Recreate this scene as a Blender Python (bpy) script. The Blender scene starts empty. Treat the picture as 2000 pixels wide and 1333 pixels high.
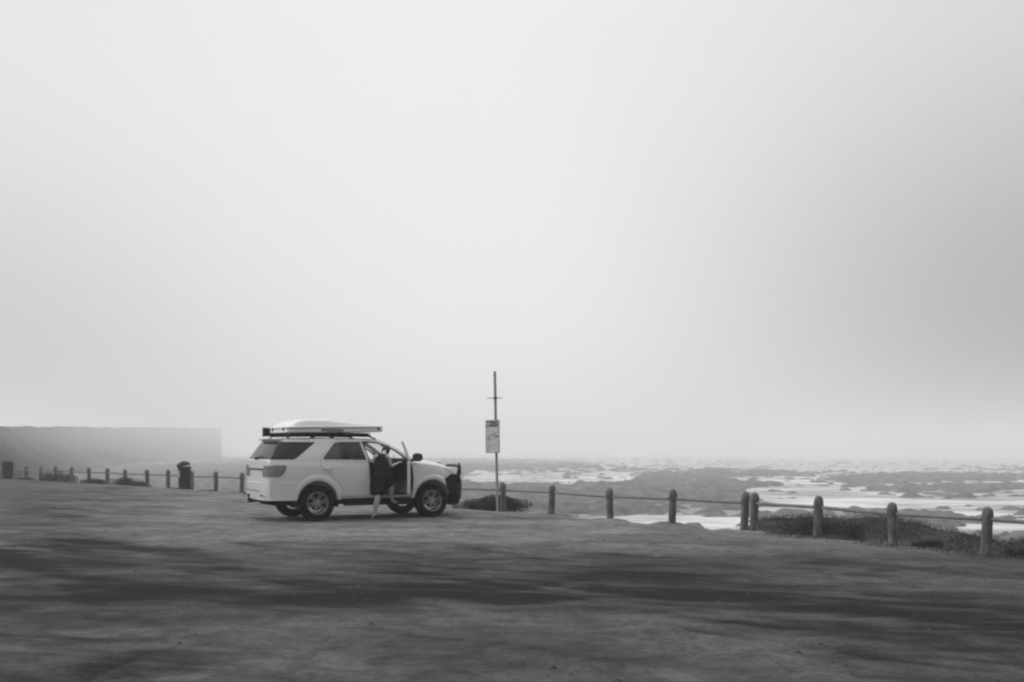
import bpy, bmesh, math, random
from mathutils import Vector, Matrix, noise

random.seed(7)
S = bpy.context.scene
COL = S.collection
R = math.radians

# ------------------------------------------------------------------ camera
F = 1944.0                       # focal length in photo pixels (2000 wide)
ROLL = R(0.28); EYE = 1.6; YH = 880.0
cam_d = bpy.data.cameras.new("camera"); cam = bpy.data.objects.new("camera", cam_d); COL.objects.link(cam)
cam_d.sensor_width = 36.0; cam_d.lens = 36.0 * F / 2000.0
cam_d.shift_y = (YH - 666.5) / 2000.0
cam.location = (0, 0, EYE)
cam.matrix_world = Matrix.Translation((0, 0, EYE)) @ Matrix.Rotation(R(90), 4, 'X') @ Matrix.Rotation(-0.0, 4, 'Z')
cam.rotation_euler = (R(90), -ROLL, 0)
cam_d.clip_end = 6000; cam_d.clip_start = 0.1
S.camera = cam
S.render.resolution_x, S.render.resolution_y = 1024, 682

# ------------------------------------------------------------------ world and sun
SUN_EL, SUN_AZ = R(27), R(-84)          # azimuth from +Y towards +X: the light comes from the left
w = bpy.data.worlds.new("World"); S.world = w; w.use_nodes = True
nt = w.node_tree; nt.nodes.clear(); N = nt.nodes; L = nt.links
out = N.new('ShaderNodeOutputWorld'); bg = N.new('ShaderNodeBackground'); L.new(bg.outputs[0], out.inputs[0])
bg.inputs[1].default_value = 0.1
sky = N.new('ShaderNodeTexSky'); sky.sky_type = 'NISHITA'; sky.sun_disc = False
sky.sun_elevation = SUN_EL; sky.sun_rotation = SUN_AZ
bw = N.new('ShaderNodeRGBToBW'); L.new(sky.outputs[0], bw.inputs[0])
tc = N.new('ShaderNodeTexCoord'); sp = N.new('ShaderNodeSeparateXYZ'); L.new(tc.outputs['Generated'], sp.inputs[0])

def mth(op, a, b=None, nt_=None):
    n = (nt_ or nt).nodes.new('ShaderNodeMath'); n.operation = op
    for i, v in enumerate((a, b)):
        if v is None: continue
        if isinstance(v, (int, float)): n.inputs[i].default_value = v
        else: (nt_ or nt).links.new(v, n.inputs[i])
    return n.outputs[0]

def ramp01(v, lo, hi, a=0.0, b=1.0, nt_=None):
    n = (nt_ or nt).nodes.new('ShaderNodeMapRange'); n.interpolation_type = 'SMOOTHSTEP'
    (nt_ or nt).links.new(v, n.inputs[0])
    n.inputs[1].default_value = lo; n.inputs[2].default_value = hi
    n.inputs[3].default_value = a; n.inputs[4].default_value = b
    return n.outputs[0]

X_, Y_, Z_ = sp.outputs
cn = N.new('ShaderNodeTexNoise'); cn.inputs['Scale'].default_value = 1.6; cn.inputs['Detail'].default_value = 1.5
L.new(tc.outputs['Generated'], cn.inputs['Vector'])
xw = mth('ADD', X_, mth('MULTIPLY', mth('SUBTRACT', cn.outputs[0], 0.5), 0.25))
zw = mth('ADD', Z_, mth('MULTIPLY', mth('SUBTRACT', cn.outputs[0], 0.5), 0.15))
# thick fog bank towards the right, thinner one towards the left: cloud brightness by direction
right = mth('MULTIPLY', ramp01(xw, 0.02, 0.54), ramp01(zw, 0.06, 0.46, 0.68, 0.20))
left = mth('MULTIPLY', ramp01(mth('MULTIPLY', xw, -1), 0.05, 0.55), ramp01(zw, 0.02, 0.36, 0.42, 0.10))
behind = ramp01(Y_, -0.2, 0.4, 0.42, 0.0)
cloud = mth('SUBTRACT', 1.0, mth('ADD', mth('ADD', right, left), behind))
# an overcast sky is brightest overhead, well above the picture
cloud = mth('MULTIPLY', cloud, ramp01(Z_, 0.38, 0.95, 1.0, 2.4))
cloud = mth('MULTIPLY', cloud, 8.9)
mixs = mth('ADD', mth('MULTIPLY', cloud, 0.97), mth('MULTIPLY', bw.outputs[0], 0.03))
L.new(mixs, bg.inputs[0])

sd = bpy.data.lights.new("sun", 'SUN'); sd.energy = 1.4; sd.angle = R(14); sd.color = (1, 1, 1)
sun = bpy.data.objects.new("sun", sd); COL.objects.link(sun)
sdir = Vector((math.sin(SUN_AZ) * math.cos(SUN_EL), math.cos(SUN_AZ) * math.cos(SUN_EL), math.sin(SUN_EL)))
sun.rotation_euler = sdir.to_track_quat('Z', 'Y').to_euler()

S.view_settings.view_transform = 'Standard'; S.view_settings.look = 'None'
S.view_settings.exposure = 0.0; S.view_settings.gamma = 1.0
S.render.engine = 'CYCLES'
S.cycles.use_denoising = True
S.cycles.filter_width = 2.3        # the photograph is soft
S.cycles.volume_bounces = 2
S.cycles.max_bounces = 8
S.cycles.caustics_reflective = False; S.cycles.caustics_refractive = False

# ------------------------------------------------------------------ helpers
def ray(px, py):
    u = (px - 1000) / F; v = -(py - 666.5) / F
    return u * math.cos(ROLL) - v * math.sin(ROLL), u * math.sin(ROLL) + v * math.cos(ROLL) + (YH - 666.5) / F

def at(px, py, D):
    a, b = ray(px, py)
    return Vector((a * D, D, EYE + b * D))

def on_z(px, py, z):
    a, b = ray(px, py)
    D = (z - EYE) / b
    return Vector((a * D, D, z))

def to_px(x, y, z):
    a = x / y; b = (z - EYE) / y - (YH - 666.5) / F
    u = a * math.cos(ROLL) + b * math.sin(ROLL); v = -a * math.sin(ROLL) + b * math.cos(ROLL)
    return 1000 + u * F, 666.5 - v * F

def sst(a, b, x):
    t = max(0.0, min(1.0, (x - a) / (b - a)))
    return t * t * (3 - 2 * t)

def fbm(x, y, s=1.0, o=3, z=0.0):
    r, a, f = 0.0, 0.5, s
    for _ in range(o):
        r += a * noise.noise(Vector((x * f, y * f, z))); a *= 0.5; f *= 2.03
    return r

def interp(pts, x):
    if x <= pts[0][0]: return pts[0][1]
    for (a, b), (c, d) in zip(pts, pts[1:]):
        if x <= c: return b + (d - b) * (x - a) / (c - a)
    return pts[-1][1]

def mat(name, col=0.5, rough=0.6, metal=0.0, spec=0.5, var=0.0, scale=8.0, bump=0.0, bscale=40.0, stretch=(1, 1, 1),
        coat=0.0, trans=0.0, alpha=1.0, attr=None, ior=1.45):
    m = bpy.data.materials.new(name); m.use_nodes = True
    t = m.node_tree; b = t.nodes['Principled BSDF']
    b.inputs['Roughness'].default_value = rough; b.inputs['Metallic'].default_value = metal
    b.inputs['Specular IOR Level'].default_value = spec; b.inputs['Coat Weight'].default_value = coat
    b.inputs['Coat Roughness'].default_value = 0.05
    b.inputs['Transmission Weight'].default_value = trans; b.inputs['Alpha'].default_value = alpha; b.inputs['IOR'].default_value = ior
    b.inputs['Base Color'].default_value = (col, col, col, 1)
    if var or bump:
        tcn = t.nodes.new('ShaderNodeTexCoord'); mp = t.nodes.new('ShaderNodeMapping')
        t.links.new(tcn.outputs['Object'], mp.inputs[0]); mp.inputs['Scale'].default_value = stretch
    if var:
        n = t.nodes.new('ShaderNodeTexNoise'); n.inputs['Scale'].default_value = scale; n.inputs['Detail'].default_value = 6
        t.links.new(mp.outputs[0], n.inputs['Vector'])
        r = t.nodes.new('ShaderNodeMapRange'); t.links.new(n.outputs[0], r.inputs[0])
        r.inputs[1].default_value = 0.3; r.inputs[2].default_value = 0.7
        r.inputs[3].default_value = col * (1 - var); r.inputs[4].default_value = col * (1 + var)
        cb = t.nodes.new('ShaderNodeCombineColor')
        for i in range(3): t.links.new(r.outputs[0], cb.inputs[i])
        t.links.new(cb.outputs[0], b.inputs['Base Color'])
    if bump:
        n2 = t.nodes.new('ShaderNodeTexNoise'); n2.inputs['Scale'].default_value = bscale; n2.inputs['Detail'].default_value = 5
        t.links.new(mp.outputs[0], n2.inputs['Vector'])
        bp = t.nodes.new('ShaderNodeBump'); bp.inputs['Strength'].default_value = bump; bp.inputs['Distance'].default_value = 0.02
        t.links.new(n2.outputs[0], bp.inputs['Height']); t.links.new(bp.outputs[0], b.inputs['Normal'])
    return m

def tag(o, label=None, cat=None, group=None, kind=None):
    if label: o['label'] = label
    if cat: o['category'] = cat
    if group: o['group'] = group
    if kind: o['kind'] = kind
    return o

def empty(name, loc=(0, 0, 0), rz=0.0):
    o = bpy.data.objects.new(name, None); COL.objects.link(o); o.location = loc; o.rotation_euler = (0, 0, rz)
    o.empty_display_size = 0.2
    return o

def link(name, bm_or_me, m, parent=None, smooth=None, ms=None):
    if isinstance(bm_or_me, bmesh.types.BMesh):
        me = bpy.data.meshes.new(name); bm_or_me.to_mesh(me); bm_or_me.free()
    else:
        me = bm_or_me
    me.name = name
    o = bpy.data.objects.new(name, me); COL.objects.link(o)
    me.materials.clear()
    for q in (ms or [m]): me.materials.append(q)
    if smooth is not None: smooth_by(me, smooth)
    o.parent = parent
    return o

def smooth_by(me, ang):
    bm = bmesh.new(); bm.from_mesh(me)
    for f in bm.faces: f.smooth = True
    for e in bm.edges:
        if len(e.link_faces) == 2:
            e.smooth = e.calc_face_angle(3.14) < R(ang)
        else: e.smooth = False
    bm.to_mesh(me); bm.free()

def add_box(bm, c, s, bev=0.0, rot=None):
    r = bmesh.ops.create_cube(bm, size=1.0)
    vs = r['verts']
    M = Matrix.Translation(c) @ (rot.to_4x4() if rot else Matrix.Identity(4)) @ Matrix.Diagonal((s[0], s[1], s[2], 1))
    bmesh.ops.transform(bm, matrix=M, verts=vs)
    if bev:
        es = list({e for v in vs for e in v.link_edges})
        bmesh.ops.bevel(bm, geom=es, offset=bev, segments=2, affect='EDGES', profile=0.5)

def add_tube(bm, pts, rad, seg=10, caps=True):
    pts = [Vector(p) for p in pts]
    rr = rad if isinstance(rad, (list, tuple)) else [rad] * len(pts)
    rings = []
    prev = None
    for i, p in enumerate(pts):
        d = (pts[min(i + 1, len(pts) - 1)] - pts[max(i - 1, 0)]).normalized()
        if prev is None:
            up = Vector((0, 0, 1)) if abs(d.z) < 0.9 else Vector((1, 0, 0))
            a = d.cross(up).normalized()
        else:
            a = (prev - d * prev.dot(d)).normalized()
        prev = a; b = d.cross(a)
        rings.append([bm.verts.new(p + (a * math.cos(t) + b * math.sin(t)) * rr[i]) for t in [2 * math.pi * k / seg for k in range(seg)]])
    for A, B in zip(rings, rings[1:]):
        for k in range(seg):
            bm.faces.new((A[k], A[(k + 1) % seg], B[(k + 1) % seg], B[k]))
    if caps:
        bm.faces.new(list(reversed(rings[0]))); bm.faces.new(rings[-1])

def add_lathe(bm, prof, seg=32, M=None, close=False):
    """prof: (radius, height) pairs turned about local Z"""
    M = M or Matrix.Identity(4)
    rings = []
    for r, h in prof:
        if r < 1e-6: rings.append([bm.verts.new(M @ Vector((0, 0, h)))])
        else: rings.append([bm.verts.new(M @ Vector((r * math.cos(2 * math.pi * k / seg), r * math.sin(2 * math.pi * k / seg), h))) for k in range(seg)])
    prs = list(zip(rings, rings[1:]))
    if close: prs.append((rings[-1], rings[0]))
    for A, B in prs:
        for k in range(seg):
            k2 = (k + 1) % seg
            if len(A) == 1 and len(B) == 1: continue
            if len(A) == 1: bm.faces.new((A[0], B[k], B[k2]))
            elif len(B) == 1: bm.faces.new((A[k], B[0], A[k2]))
            else: bm.faces.new((A[k], B[k], B[k2], A[k2]))

def prism_mesh(poly, y0, y1, axis='y'):
    """poly in (x, z) swept along y, or in (y, z) swept along x"""
    bm = bmesh.new()
    def P(a, b, t): return (a, t, b) if axis == 'y' else (t, a, b)
    A = [bm.verts.new(P(a, b, y0)) for a, b in poly]; B = [bm.verts.new(P(a, b, y1)) for a, b in poly]
    bm.faces.new(A); bm.faces.new(list(reversed(B)))
    n = len(poly)
    for i in range(n):
        bm.faces.new((A[i], B[i], B[(i + 1) % n], A[(i + 1) % n]))
    bmesh.ops.recalc_face_normals(bm, faces=bm.faces)
    me = bpy.data.meshes.new('prism'); bm.to_mesh(me); bm.free()
    return me

def csg(a, b, op):
    oa = bpy.data.objects.new('csg_a', a); ob = bpy.data.objects.new('csg_b', b)
    COL.objects.link(oa); COL.objects.link(ob)
    m = oa.modifiers.new('b', 'BOOLEAN'); m.operation = op; m.solver = 'EXACT'; m.object = ob
    dg = bpy.context.evaluated_depsgraph_get(); dg.update()
    me = bpy.data.meshes.new_from_object(oa.evaluated_get(dg))
    bpy.data.objects.remove(oa); bpy.data.objects.remove(ob)
    return me

def round_poly(pts, r, n=4):
    out = []
    m = len(pts)
    for i in range(m):
        p = Vector(pts[i]); a = Vector(pts[i - 1]); b = Vector(pts[(i + 1) % m])
        rr = r[i] if isinstance(r, (list, tuple)) else r
        da = (a - p); db = (b - p)
        q = min(rr, da.length * 0.45, db.length * 0.45)
        A = p + da.normalized() * q; B = p + db.normalized() * q
        for k in range(n + 1):
            t = k / n
            v = A * (1 - t) ** 2 + p * 2 * t * (1 - t) + B * t * t
            out.append((v.x, v.y))
    return out

# ------------------------------------------------------------------ materials of the setting
def ground_mat(road=False):
    m = bpy.data.materials.new('worn_asphalt' if road else 'packed_earth'); m.use_nodes = True
    t = m.node_tree; b = t.nodes['Principled BSDF']; b.inputs['Roughness'].default_value = 0.9
    b.inputs['Specular IOR Level'].default_value = 0.04
    at_ = t.nodes.new('ShaderNodeAttribute'); at_.attribute_name = 'tone'
    tcn = t.nodes.new('ShaderNodeTexCoord')
    def nz(sc, st, det=5, dist=0.0):
        mp = t.nodes.new('ShaderNodeMapping'); mp.inputs['Scale'].default_value = st
        t.links.new(tcn.outputs['Object'], mp.inputs[0])
        n = t.nodes.new('ShaderNodeTexNoise'); n.inputs['Scale'].default_value = sc; n.inputs['Detail'].default_value = det
        n.inputs['Distortion'].default_value = dist
        t.links.new(mp.outputs[0], n.inputs['Vector']); return n.outputs[0]
    def nzr(sc, ang, st, det, dist):
        mp = t.nodes.new('ShaderNodeMapping'); mp.vector_type = 'TEXTURE'; mp.inputs['Scale'].default_value = st; mp.inputs['Rotation'].default_value = (0, 0, ang)
        t.links.new(tcn.outputs['Object'], mp.inputs[0])
        n = t.nodes.new('ShaderNodeTexNoise'); n.inputs['Scale'].default_value = sc; n.inputs['Detail'].default_value = det
        n.inputs['Distortion'].default_value = dist
        t.links.new(mp.outputs[0], n.inputs['Vector']); return n.outputs[0]
    a1 = ramp01(nz(0.55, (0.6, 1.3, 1), 7, 0.9), 0.32, 0.68, 0.76, 1.22, t)
    a2 = ramp01(nz(2.2, (1, 1, 1), 10, 1.0), 0.32, 0.68, 0.76, 1.24, t)
    a3 = ramp01(nz(24, (0.7, 1, 1), 6), 0.32, 0.68, 0.80, 1.20, t)
    base = at_.outputs['Fac']
    dm = t.nodes.new('ShaderNodeAttribute'); dm.attribute_name = 'darken'; darken = dm.outputs['Fac']  # how far the ground patches darken the base tone
    if road:      # dusty asphalt: even tone, darker towards its left side
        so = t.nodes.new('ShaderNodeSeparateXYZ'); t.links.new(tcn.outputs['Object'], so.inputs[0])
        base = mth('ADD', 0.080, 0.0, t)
        darken = ramp01(mth('MULTIPLY', so.outputs[0], -1, t), 0.6, 3.2, 0.02, 0.60, t)
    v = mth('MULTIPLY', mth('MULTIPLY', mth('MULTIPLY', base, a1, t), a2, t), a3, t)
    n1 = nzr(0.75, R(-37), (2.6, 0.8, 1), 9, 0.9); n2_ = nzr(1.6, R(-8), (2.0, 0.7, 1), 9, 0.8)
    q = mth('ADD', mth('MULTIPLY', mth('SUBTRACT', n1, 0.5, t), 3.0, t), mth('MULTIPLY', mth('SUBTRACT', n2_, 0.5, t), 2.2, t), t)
    k = ramp01(mth('ADD', darken, q, t), 0.12, 1.45, 0.0, 1.0, t)
    dark_tone = mth('MULTIPLY', a3, 0.016, t)  # near-black tone the darkened patches blend into
    v = mth('ADD', mth('MULTIPLY', v, mth('SUBTRACT', 1.0, k, t), t), mth('MULTIPLY', dark_tone, k, t), t)
    cb = t.nodes.new('ShaderNodeCombineColor')
    for i in range(3): t.links.new(v, cb.inputs[i])
    t.links.new(cb.outputs[0], b.inputs['Base Color'])
    bp = t.nodes.new('ShaderNodeBump'); bp.inputs['Strength'].default_value = 0.8; bp.inputs['Distance'].default_value = 0.02
    hh = mth('ADD', nz(4, (1, 1, 1), 9), mth('MULTIPLY', nz(45, (1, 1, 1), 5), 0.5, t), t)
    t.links.new(hh, bp.inputs['Height']); t.links.new(bp.outputs[0], b.inputs['Normal'])
    return m

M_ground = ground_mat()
M_road = ground_mat(True)
M_rock = mat('wet_rock', 0.11, 0.85, var=0.5, scale=0.5, bump=0.9, bscale=3, spec=0.1)
M_hill = mat('dune_slope', 0.065, 0.95, var=0.8, scale=0.05, bump=0.5, bscale=0.6, stretch=(0.6, 0.35, 3), spec=0.1)

# ------------------------------------------------------------------ fence line and terrain heights
DB = lambda px: 53260.0 / (px + 600)
DL = lambda px: 76900.0 / (px + 1200)
run_b = [at(px, 950, DB(px)) for px in (1453 + 12, 1312, 1191, 1076, 982)]
run_b[0] = at(1453, 950, 26.15)
p982 = run_b[-1]; p471 = at(471, 950, DL(471))
hid = [p982.lerp(p471, k / 7.0) for k in range(1, 7)]
run_l = [at(px, 950, DL(px)) for px in (471, 421, 373, 327, 287, 244, 208, 173, 138, 107, 78, 50, 22, -6, -34)]
run_b = run_b + hid + run_l
run_a = [at(1471, 950, 25.9), at(1596, 950, 24.0), at(1744, 950, 22.05), at(1925, 950, 20.05), Vector((10.72, 18.1, 0)), Vector((11.8, 16.2, 0)), Vector((12.9, 14.3, 0))]
line = [Vector((p.x, p.y)) for p in reversed(run_b)] + [Vector((p.x, p.y)) for p in run_a]
line = [line[0] + (line[0] - line[2]).normalized() * 60] + line + [line[-1] + (line[-1] - line[-3]).normalized() * 40]

def fdist(x, y):
    """signed distance past the fence line, positive on the sea side"""
    p = Vector((x, y)); best = 1e9; sg = 1
    for a, b in zip(line, line[1:]):
        d = b - a; t = max(0, min(1, (p - a).dot(d) / d.length_squared)); q = a + d * t
        r = (p - q).length
        if r < best:
            best = r; sg = 1 if (d.x * (p.y - a.y) - d.y * (p.x - a.x)) > 0 else -1
    return best * sg

POSTS = [Vector((p.x, p.y)) for p in run_a + run_b[:5]]
SIL = [(1360, 1030), (1420, 1025), (1480, 1014), (1520, 1007), (1600, 1016), (1650, 1019), (1720, 1016), (1790, 1023), (1850, 1042), (1900, 1050), (1960, 1064), (2050, 1058), (2400, 1060)]
def bank_z(px, y):
    D = interp([(1400, 31.0), (1925, 23.5), (2600, 17.0)], px)
    return at(px, interp(SIL, px), D).z
def smax(a, b, k):
    h = max(k - abs(a - b), 0) / k
    return max(a, b) + h * h * k * 0.25

def lot_z(x, y, s=None, rough=True):
    s = fdist(x, y) if s is None else s
    z = 0.045 * sst(13, 19, y)
    z += (-0.47 - z) * sst(-6.0, -0.6, s)
    d = min((Vector((x, y)) - q).length for q in POSTS)
    edge = sst(-0.9, 0.35, s)
    mound = max(0, 1 - d / 1.1)
    if x < 5.6 and x > 0.2:
        z += edge * (0.10 * mound ** 1.3 - 0.13 * sst(0.5, 1.15, d))
    z += edge * 0.10 * fbm(x, y, 0.9, 3, 3.1)
    if s > 0.25:
        k = s - 0.25
        z -= 0.75 * k if k < 0.6 else 0.45 + 0.62 * (k - 0.6)
        z += 0.25 * fbm(x, y, 0.6, 3, 9) * min(1, k)
        z = max(z, -7.0)
        px = to_px(x, y, -0.4)[0] if y > 4 else 3000
        bl = sst(1370, 1480, px)
        if bl > 0 and x > 0:
            zp = bank_z(px, y) + 0.30 * fbm(x, y, 0.7, 5, 21.0)
            zb = -0.50 + (zp + 0.50) * sst(0.2, 3.6, s) - max(0, s - 3.8) * 1.1
            z = z + (max(z, zb) - z) * bl
    if rough:
        z += 0.018 * fbm(x * 0.6, y * 1.4, 1.1, 4, 5.5) * (1 - 0.8 * sst(-2.5, -3.2, 0 if y > 9.6 else -3))
    return z

# patches of lighter and darker earth (px centre, radii, tone multiplier target)
DARK_PATCHES = [  # darkened ground patches: px centre, radii, strength
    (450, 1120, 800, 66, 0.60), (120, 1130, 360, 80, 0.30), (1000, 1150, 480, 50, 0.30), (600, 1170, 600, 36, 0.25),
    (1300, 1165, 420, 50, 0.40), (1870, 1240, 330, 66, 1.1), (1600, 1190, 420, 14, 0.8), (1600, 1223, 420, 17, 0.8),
    (40, 1260, 330, 110, 0.62), (1650, 1130, 520, 60, 0.30), (1000, 1008, 150, 7, 0.25), (60, 960, 330, 60, 0.45),  # thin ellipse by the car nose: the car's cast shadow painted into the ground
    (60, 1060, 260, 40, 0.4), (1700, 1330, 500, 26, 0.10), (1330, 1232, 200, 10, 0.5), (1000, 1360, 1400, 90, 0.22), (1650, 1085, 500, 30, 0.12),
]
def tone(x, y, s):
    """base albedo and darkening of the earth at a point"""
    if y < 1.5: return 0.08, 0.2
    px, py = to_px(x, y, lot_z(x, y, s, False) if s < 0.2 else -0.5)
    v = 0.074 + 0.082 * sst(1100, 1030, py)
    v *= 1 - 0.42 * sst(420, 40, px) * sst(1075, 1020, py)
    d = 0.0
    for cx, cy, rx, ry, wgt in DARK_PATCHES:
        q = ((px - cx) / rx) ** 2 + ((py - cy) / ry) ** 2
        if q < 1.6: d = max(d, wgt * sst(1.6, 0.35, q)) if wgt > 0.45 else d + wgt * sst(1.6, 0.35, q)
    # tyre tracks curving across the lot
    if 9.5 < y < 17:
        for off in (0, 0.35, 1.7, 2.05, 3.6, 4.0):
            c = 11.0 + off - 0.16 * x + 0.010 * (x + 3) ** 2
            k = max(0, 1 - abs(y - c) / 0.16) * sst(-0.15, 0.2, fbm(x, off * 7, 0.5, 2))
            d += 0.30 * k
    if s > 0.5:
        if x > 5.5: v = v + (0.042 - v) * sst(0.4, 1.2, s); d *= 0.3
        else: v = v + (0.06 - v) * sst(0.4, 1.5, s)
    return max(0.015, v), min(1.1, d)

def axis(lo, hi, step, far_lo, far_hi, g=1.35):
    a = []
    v = lo
    while v < hi: a.append(v); v += step
    a.append(hi)
    st = step; v = hi
    while v < far_hi: st *= g; v += st; a.append(min(v, far_hi))
    st = step; v = lo; pre = []
    while v > far_lo: st *= g; v -= st; pre.append(max(v, far_lo))
    return list(reversed(pre)) + a

FAR = 2400
xs = axis(-34, 14, 0.2, -FAR, FAR); ys = axis(5.5, 36, 0.2, -40, FAR, 1.12)
bm = bmesh.new(); lay = bm.verts.layers.float.new('tone'); lay2 = bm.verts.layers.float.new('darken')
ROADP = [(-2.7, 4.0), (-2.75, 6.4), (-2.8, 7.7), (-2.6, 8.6), (-1.9, 9.32), (-1.0, 9.47), (0.4, 9.47), (1.2, 9.42), (1.6, 8.95), (1.95, 8.4), (2.25, 7.5), (2.6, 6.6), (3.2, 5.4), (4.6, 3.6)]
def in_road(x, y):
    if y < 3.8: return -2.7 < x < 4.5
    c = False; n = len(ROADP)
    for i in range(n):
        (x1, y1), (x2, y2) = ROADP[i], ROADP[i - 1]
        if (y1 > y) != (y2 > y) and x < (x2 - x1) * (y - y1) / (y2 - y1) + x1: c = not c
    return c
rows = []
for y in ys:
    row = []
    for x in xs:
        s = fdist(x, y)
        v = bm.verts.new((x, y, lot_z(x, y, s)))
        if in_road(x, y) and in_road(x, y + 0.3) and in_road(x - 0.3, y) and in_road(x + 0.3, y): v.co.z -= 0.03
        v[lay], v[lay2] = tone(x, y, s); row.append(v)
    rows.append(row)
for a, b in zip(rows, rows[1:]):
    for i in range(len(xs) - 1): bm.faces.new((a[i], a[i + 1], b[i + 1], b[i]))
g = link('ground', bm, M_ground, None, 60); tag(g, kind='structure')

bm = bmesh.new()
edge = []
for (x1, y1), (x2, y2) in zip(ROADP, ROADP[1:]):
    n = max(2, int(math.hypot(x2 - x1, y2 - y1) / 0.06))
    for k in range(n):
        t = k / n; x = x1 + (x2 - x1) * t; y = y1 + (y2 - y1) * t
        j = 0.34 * fbm(x, y, 1.3, 5, 8.8)
        edge.append((x + j, y + j))
edge += [ROADP[-1], (5, -12), (-3.2, -12)]
fc = bm.faces.new([bm.verts.new((x, y, 0.014)) for x, y in edge])
bmesh.ops.triangulate(bm, faces=bm.faces[:])
rd = link('road', bm, M_road); tag(rd, kind='structure')

# ------------------------------------------------------------------ sea
SEA = -6.0
m = bpy.data.materials.new('sea_water'); m.use_nodes = True; t = m.node_tree; b = t.nodes['Principled BSDF']
tcn = t.nodes.new('ShaderNodeTexCoord'); mp = t.nodes.new('ShaderNodeMapping'); mp.inputs['Scale'].default_value = (0.5, 1.0, 1)
t.links.new(tcn.outputs['Object'], mp.inputs[0])
n = t.nodes.new('ShaderNodeTexNoise'); n.inputs['Scale'].default_value = 0.10; n.inputs['Detail'].default_value = 9; n.inputs['Roughness'].default_value = 0.62
t.links.new(mp.outputs[0], n.inputs['Vector'])
fo = ramp01(n.outputs[0], 0.42, 0.62, 0.16, 0.72, t)
cb = t.nodes.new('ShaderNodeCombineColor')
for i in range(3): t.links.new(fo, cb.inputs[i])
t.links.new(cb.outputs[0], b.inputs['Base Color'])
b.inputs['Roughness'].default_value = 0.34; b.inputs['IOR'].default_value = 1.33
n2 = t.nodes.new('ShaderNodeTexNoise'); n2.inputs['Scale'].default_value = 0.6; n2.inputs['Detail'].default_value = 5; t.links.new(mp.outputs[0], n2.inputs['Vector'])
bp = t.nodes.new('ShaderNodeBump'); bp.inputs['Strength'].default_value = 0.35; bp.inputs['Distance'].default_value = 0.15
t.links.new(n2.outputs[0], bp.inputs['Height']); t.links.new(bp.outputs[0], b.inputs['Normal'])
bm = bmesh.new()
vs = [bm.verts.new(p) for p in ((-FAR, 25, SEA), (FAR, 25, SEA), (FAR, FAR, SEA), (-FAR, FAR, SEA))]
bm.faces.new(vs)
sea = link('sea', bm, m); tag(sea, kind='structure')

# rock shelf: where reef breaks the surface (photo-measured patches on the water plane + noise)
REEF = [  # px, py, rx, ry, +cover / -water
    (1050, 975, 300, 26, 0.55), (1000, 908, 170, 9, 0.22), (1330, 965, 150, 26, 0.70), (1180, 997, 130, 9, 0.45), (1060, 937, 210, 8, -0.45),
    (1290, 936, 90, 6, 0.20), (1400, 925, 150, 8, 0.30), (1330, 921, 60, 4, -0.2), (1560, 970, 120, 17, -0.45), (1300, 1017, 190, 8, -0.75),
    (1500, 960, 60, 8, -0.4), (1380, 990, 90, 7, 0.35), (1540, 1012, 90, 16, 0.62), (1720, 1028, 150, 26, 0.80), (1840, 933, 200, 8, 0.32),
    (1720, 940, 120, 7, 0.25), (1880, 955, 170, 8, 0.30), (1640, 985, 100, 12, -0.5), (1850, 985, 190, 10, -0.45), (1840, 970, 90, 4, 0.3),
    (1960, 1035, 90, 14, -0.6), (1890, 1022, 40, 8, 0.45), (1980, 1056, 60, 10, 0.6), (1450, 948, 60, 8, 0.3), (1150, 925, 200, 5, -0.1),
    (330, 940, 330, 55, 0.8), (250, 905, 300, 26, 0.6), (560, 940, 300, 60, 0.6), (800, 900, 180, 14, 0.15), (1080, 895, 300, 5, 0.12),
    (450, 884, 60, 4, -0.4), (1600, 902, 300, 5, 0.12), (1650, 915, 200, 6, -0.1),
]
bm = bmesh.new(); rows = []
y = 58.0
while y < 950:
    row = []
    for i in range(561):
        u = -0.80 + 1.60 * i / 560.0
        x = u * y
        px, py = to_px(x, y, SEA)
        c = -0.06
        for cx, cy, rx, ry, k in REEF:
            q = ((px - cx) / rx) ** 2 + ((py - cy) / ry) ** 2
            if q < 1.8: c += k * sst(1.8, 0.3, q)
        c = max(-0.34, min(0.25, c)) - 0.30 * sst(922, 890, py)
        h = c - 0.06 + 0.40 * fbm(x * 0.5, y, 0.04, 3, 2.2) + 0.60 * fbm(x * 0.55, y, 0.13, 4, 6.0) + 1.35 * fbm(x * 0.6, y, 0.36, 5, 16.0) - 0.10 * sst(1250, 1450, px)
        h = max(-0.5, min(h * 1.9, 0.9 + 0.4 * (h - 0.45)))
        row.append(bm.verts.new((x, y, SEA + h)))
    rows.append(row); y *= 1.0095
for a, b_ in zip(rows, rows[1:]):
    for i in range(len(a) - 1):
        if max(a[i].co.z, a[i + 1].co.z, b_[i].co.z, b_[i + 1].co.z) > SEA - 0.05:
            bm.faces.new((a[i], a[i + 1], b_[i + 1], b_[i]))
bmesh.ops.delete(bm, geom=[v for v in bm.verts if not v.link_faces], context='VERTS')
rf = link('rock_shelf', bm, M_rock, None, 80); tag(rf, 'dark flat reef rocks breaking through the white water along the shore', 'rocks', kind='stuff')

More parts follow.
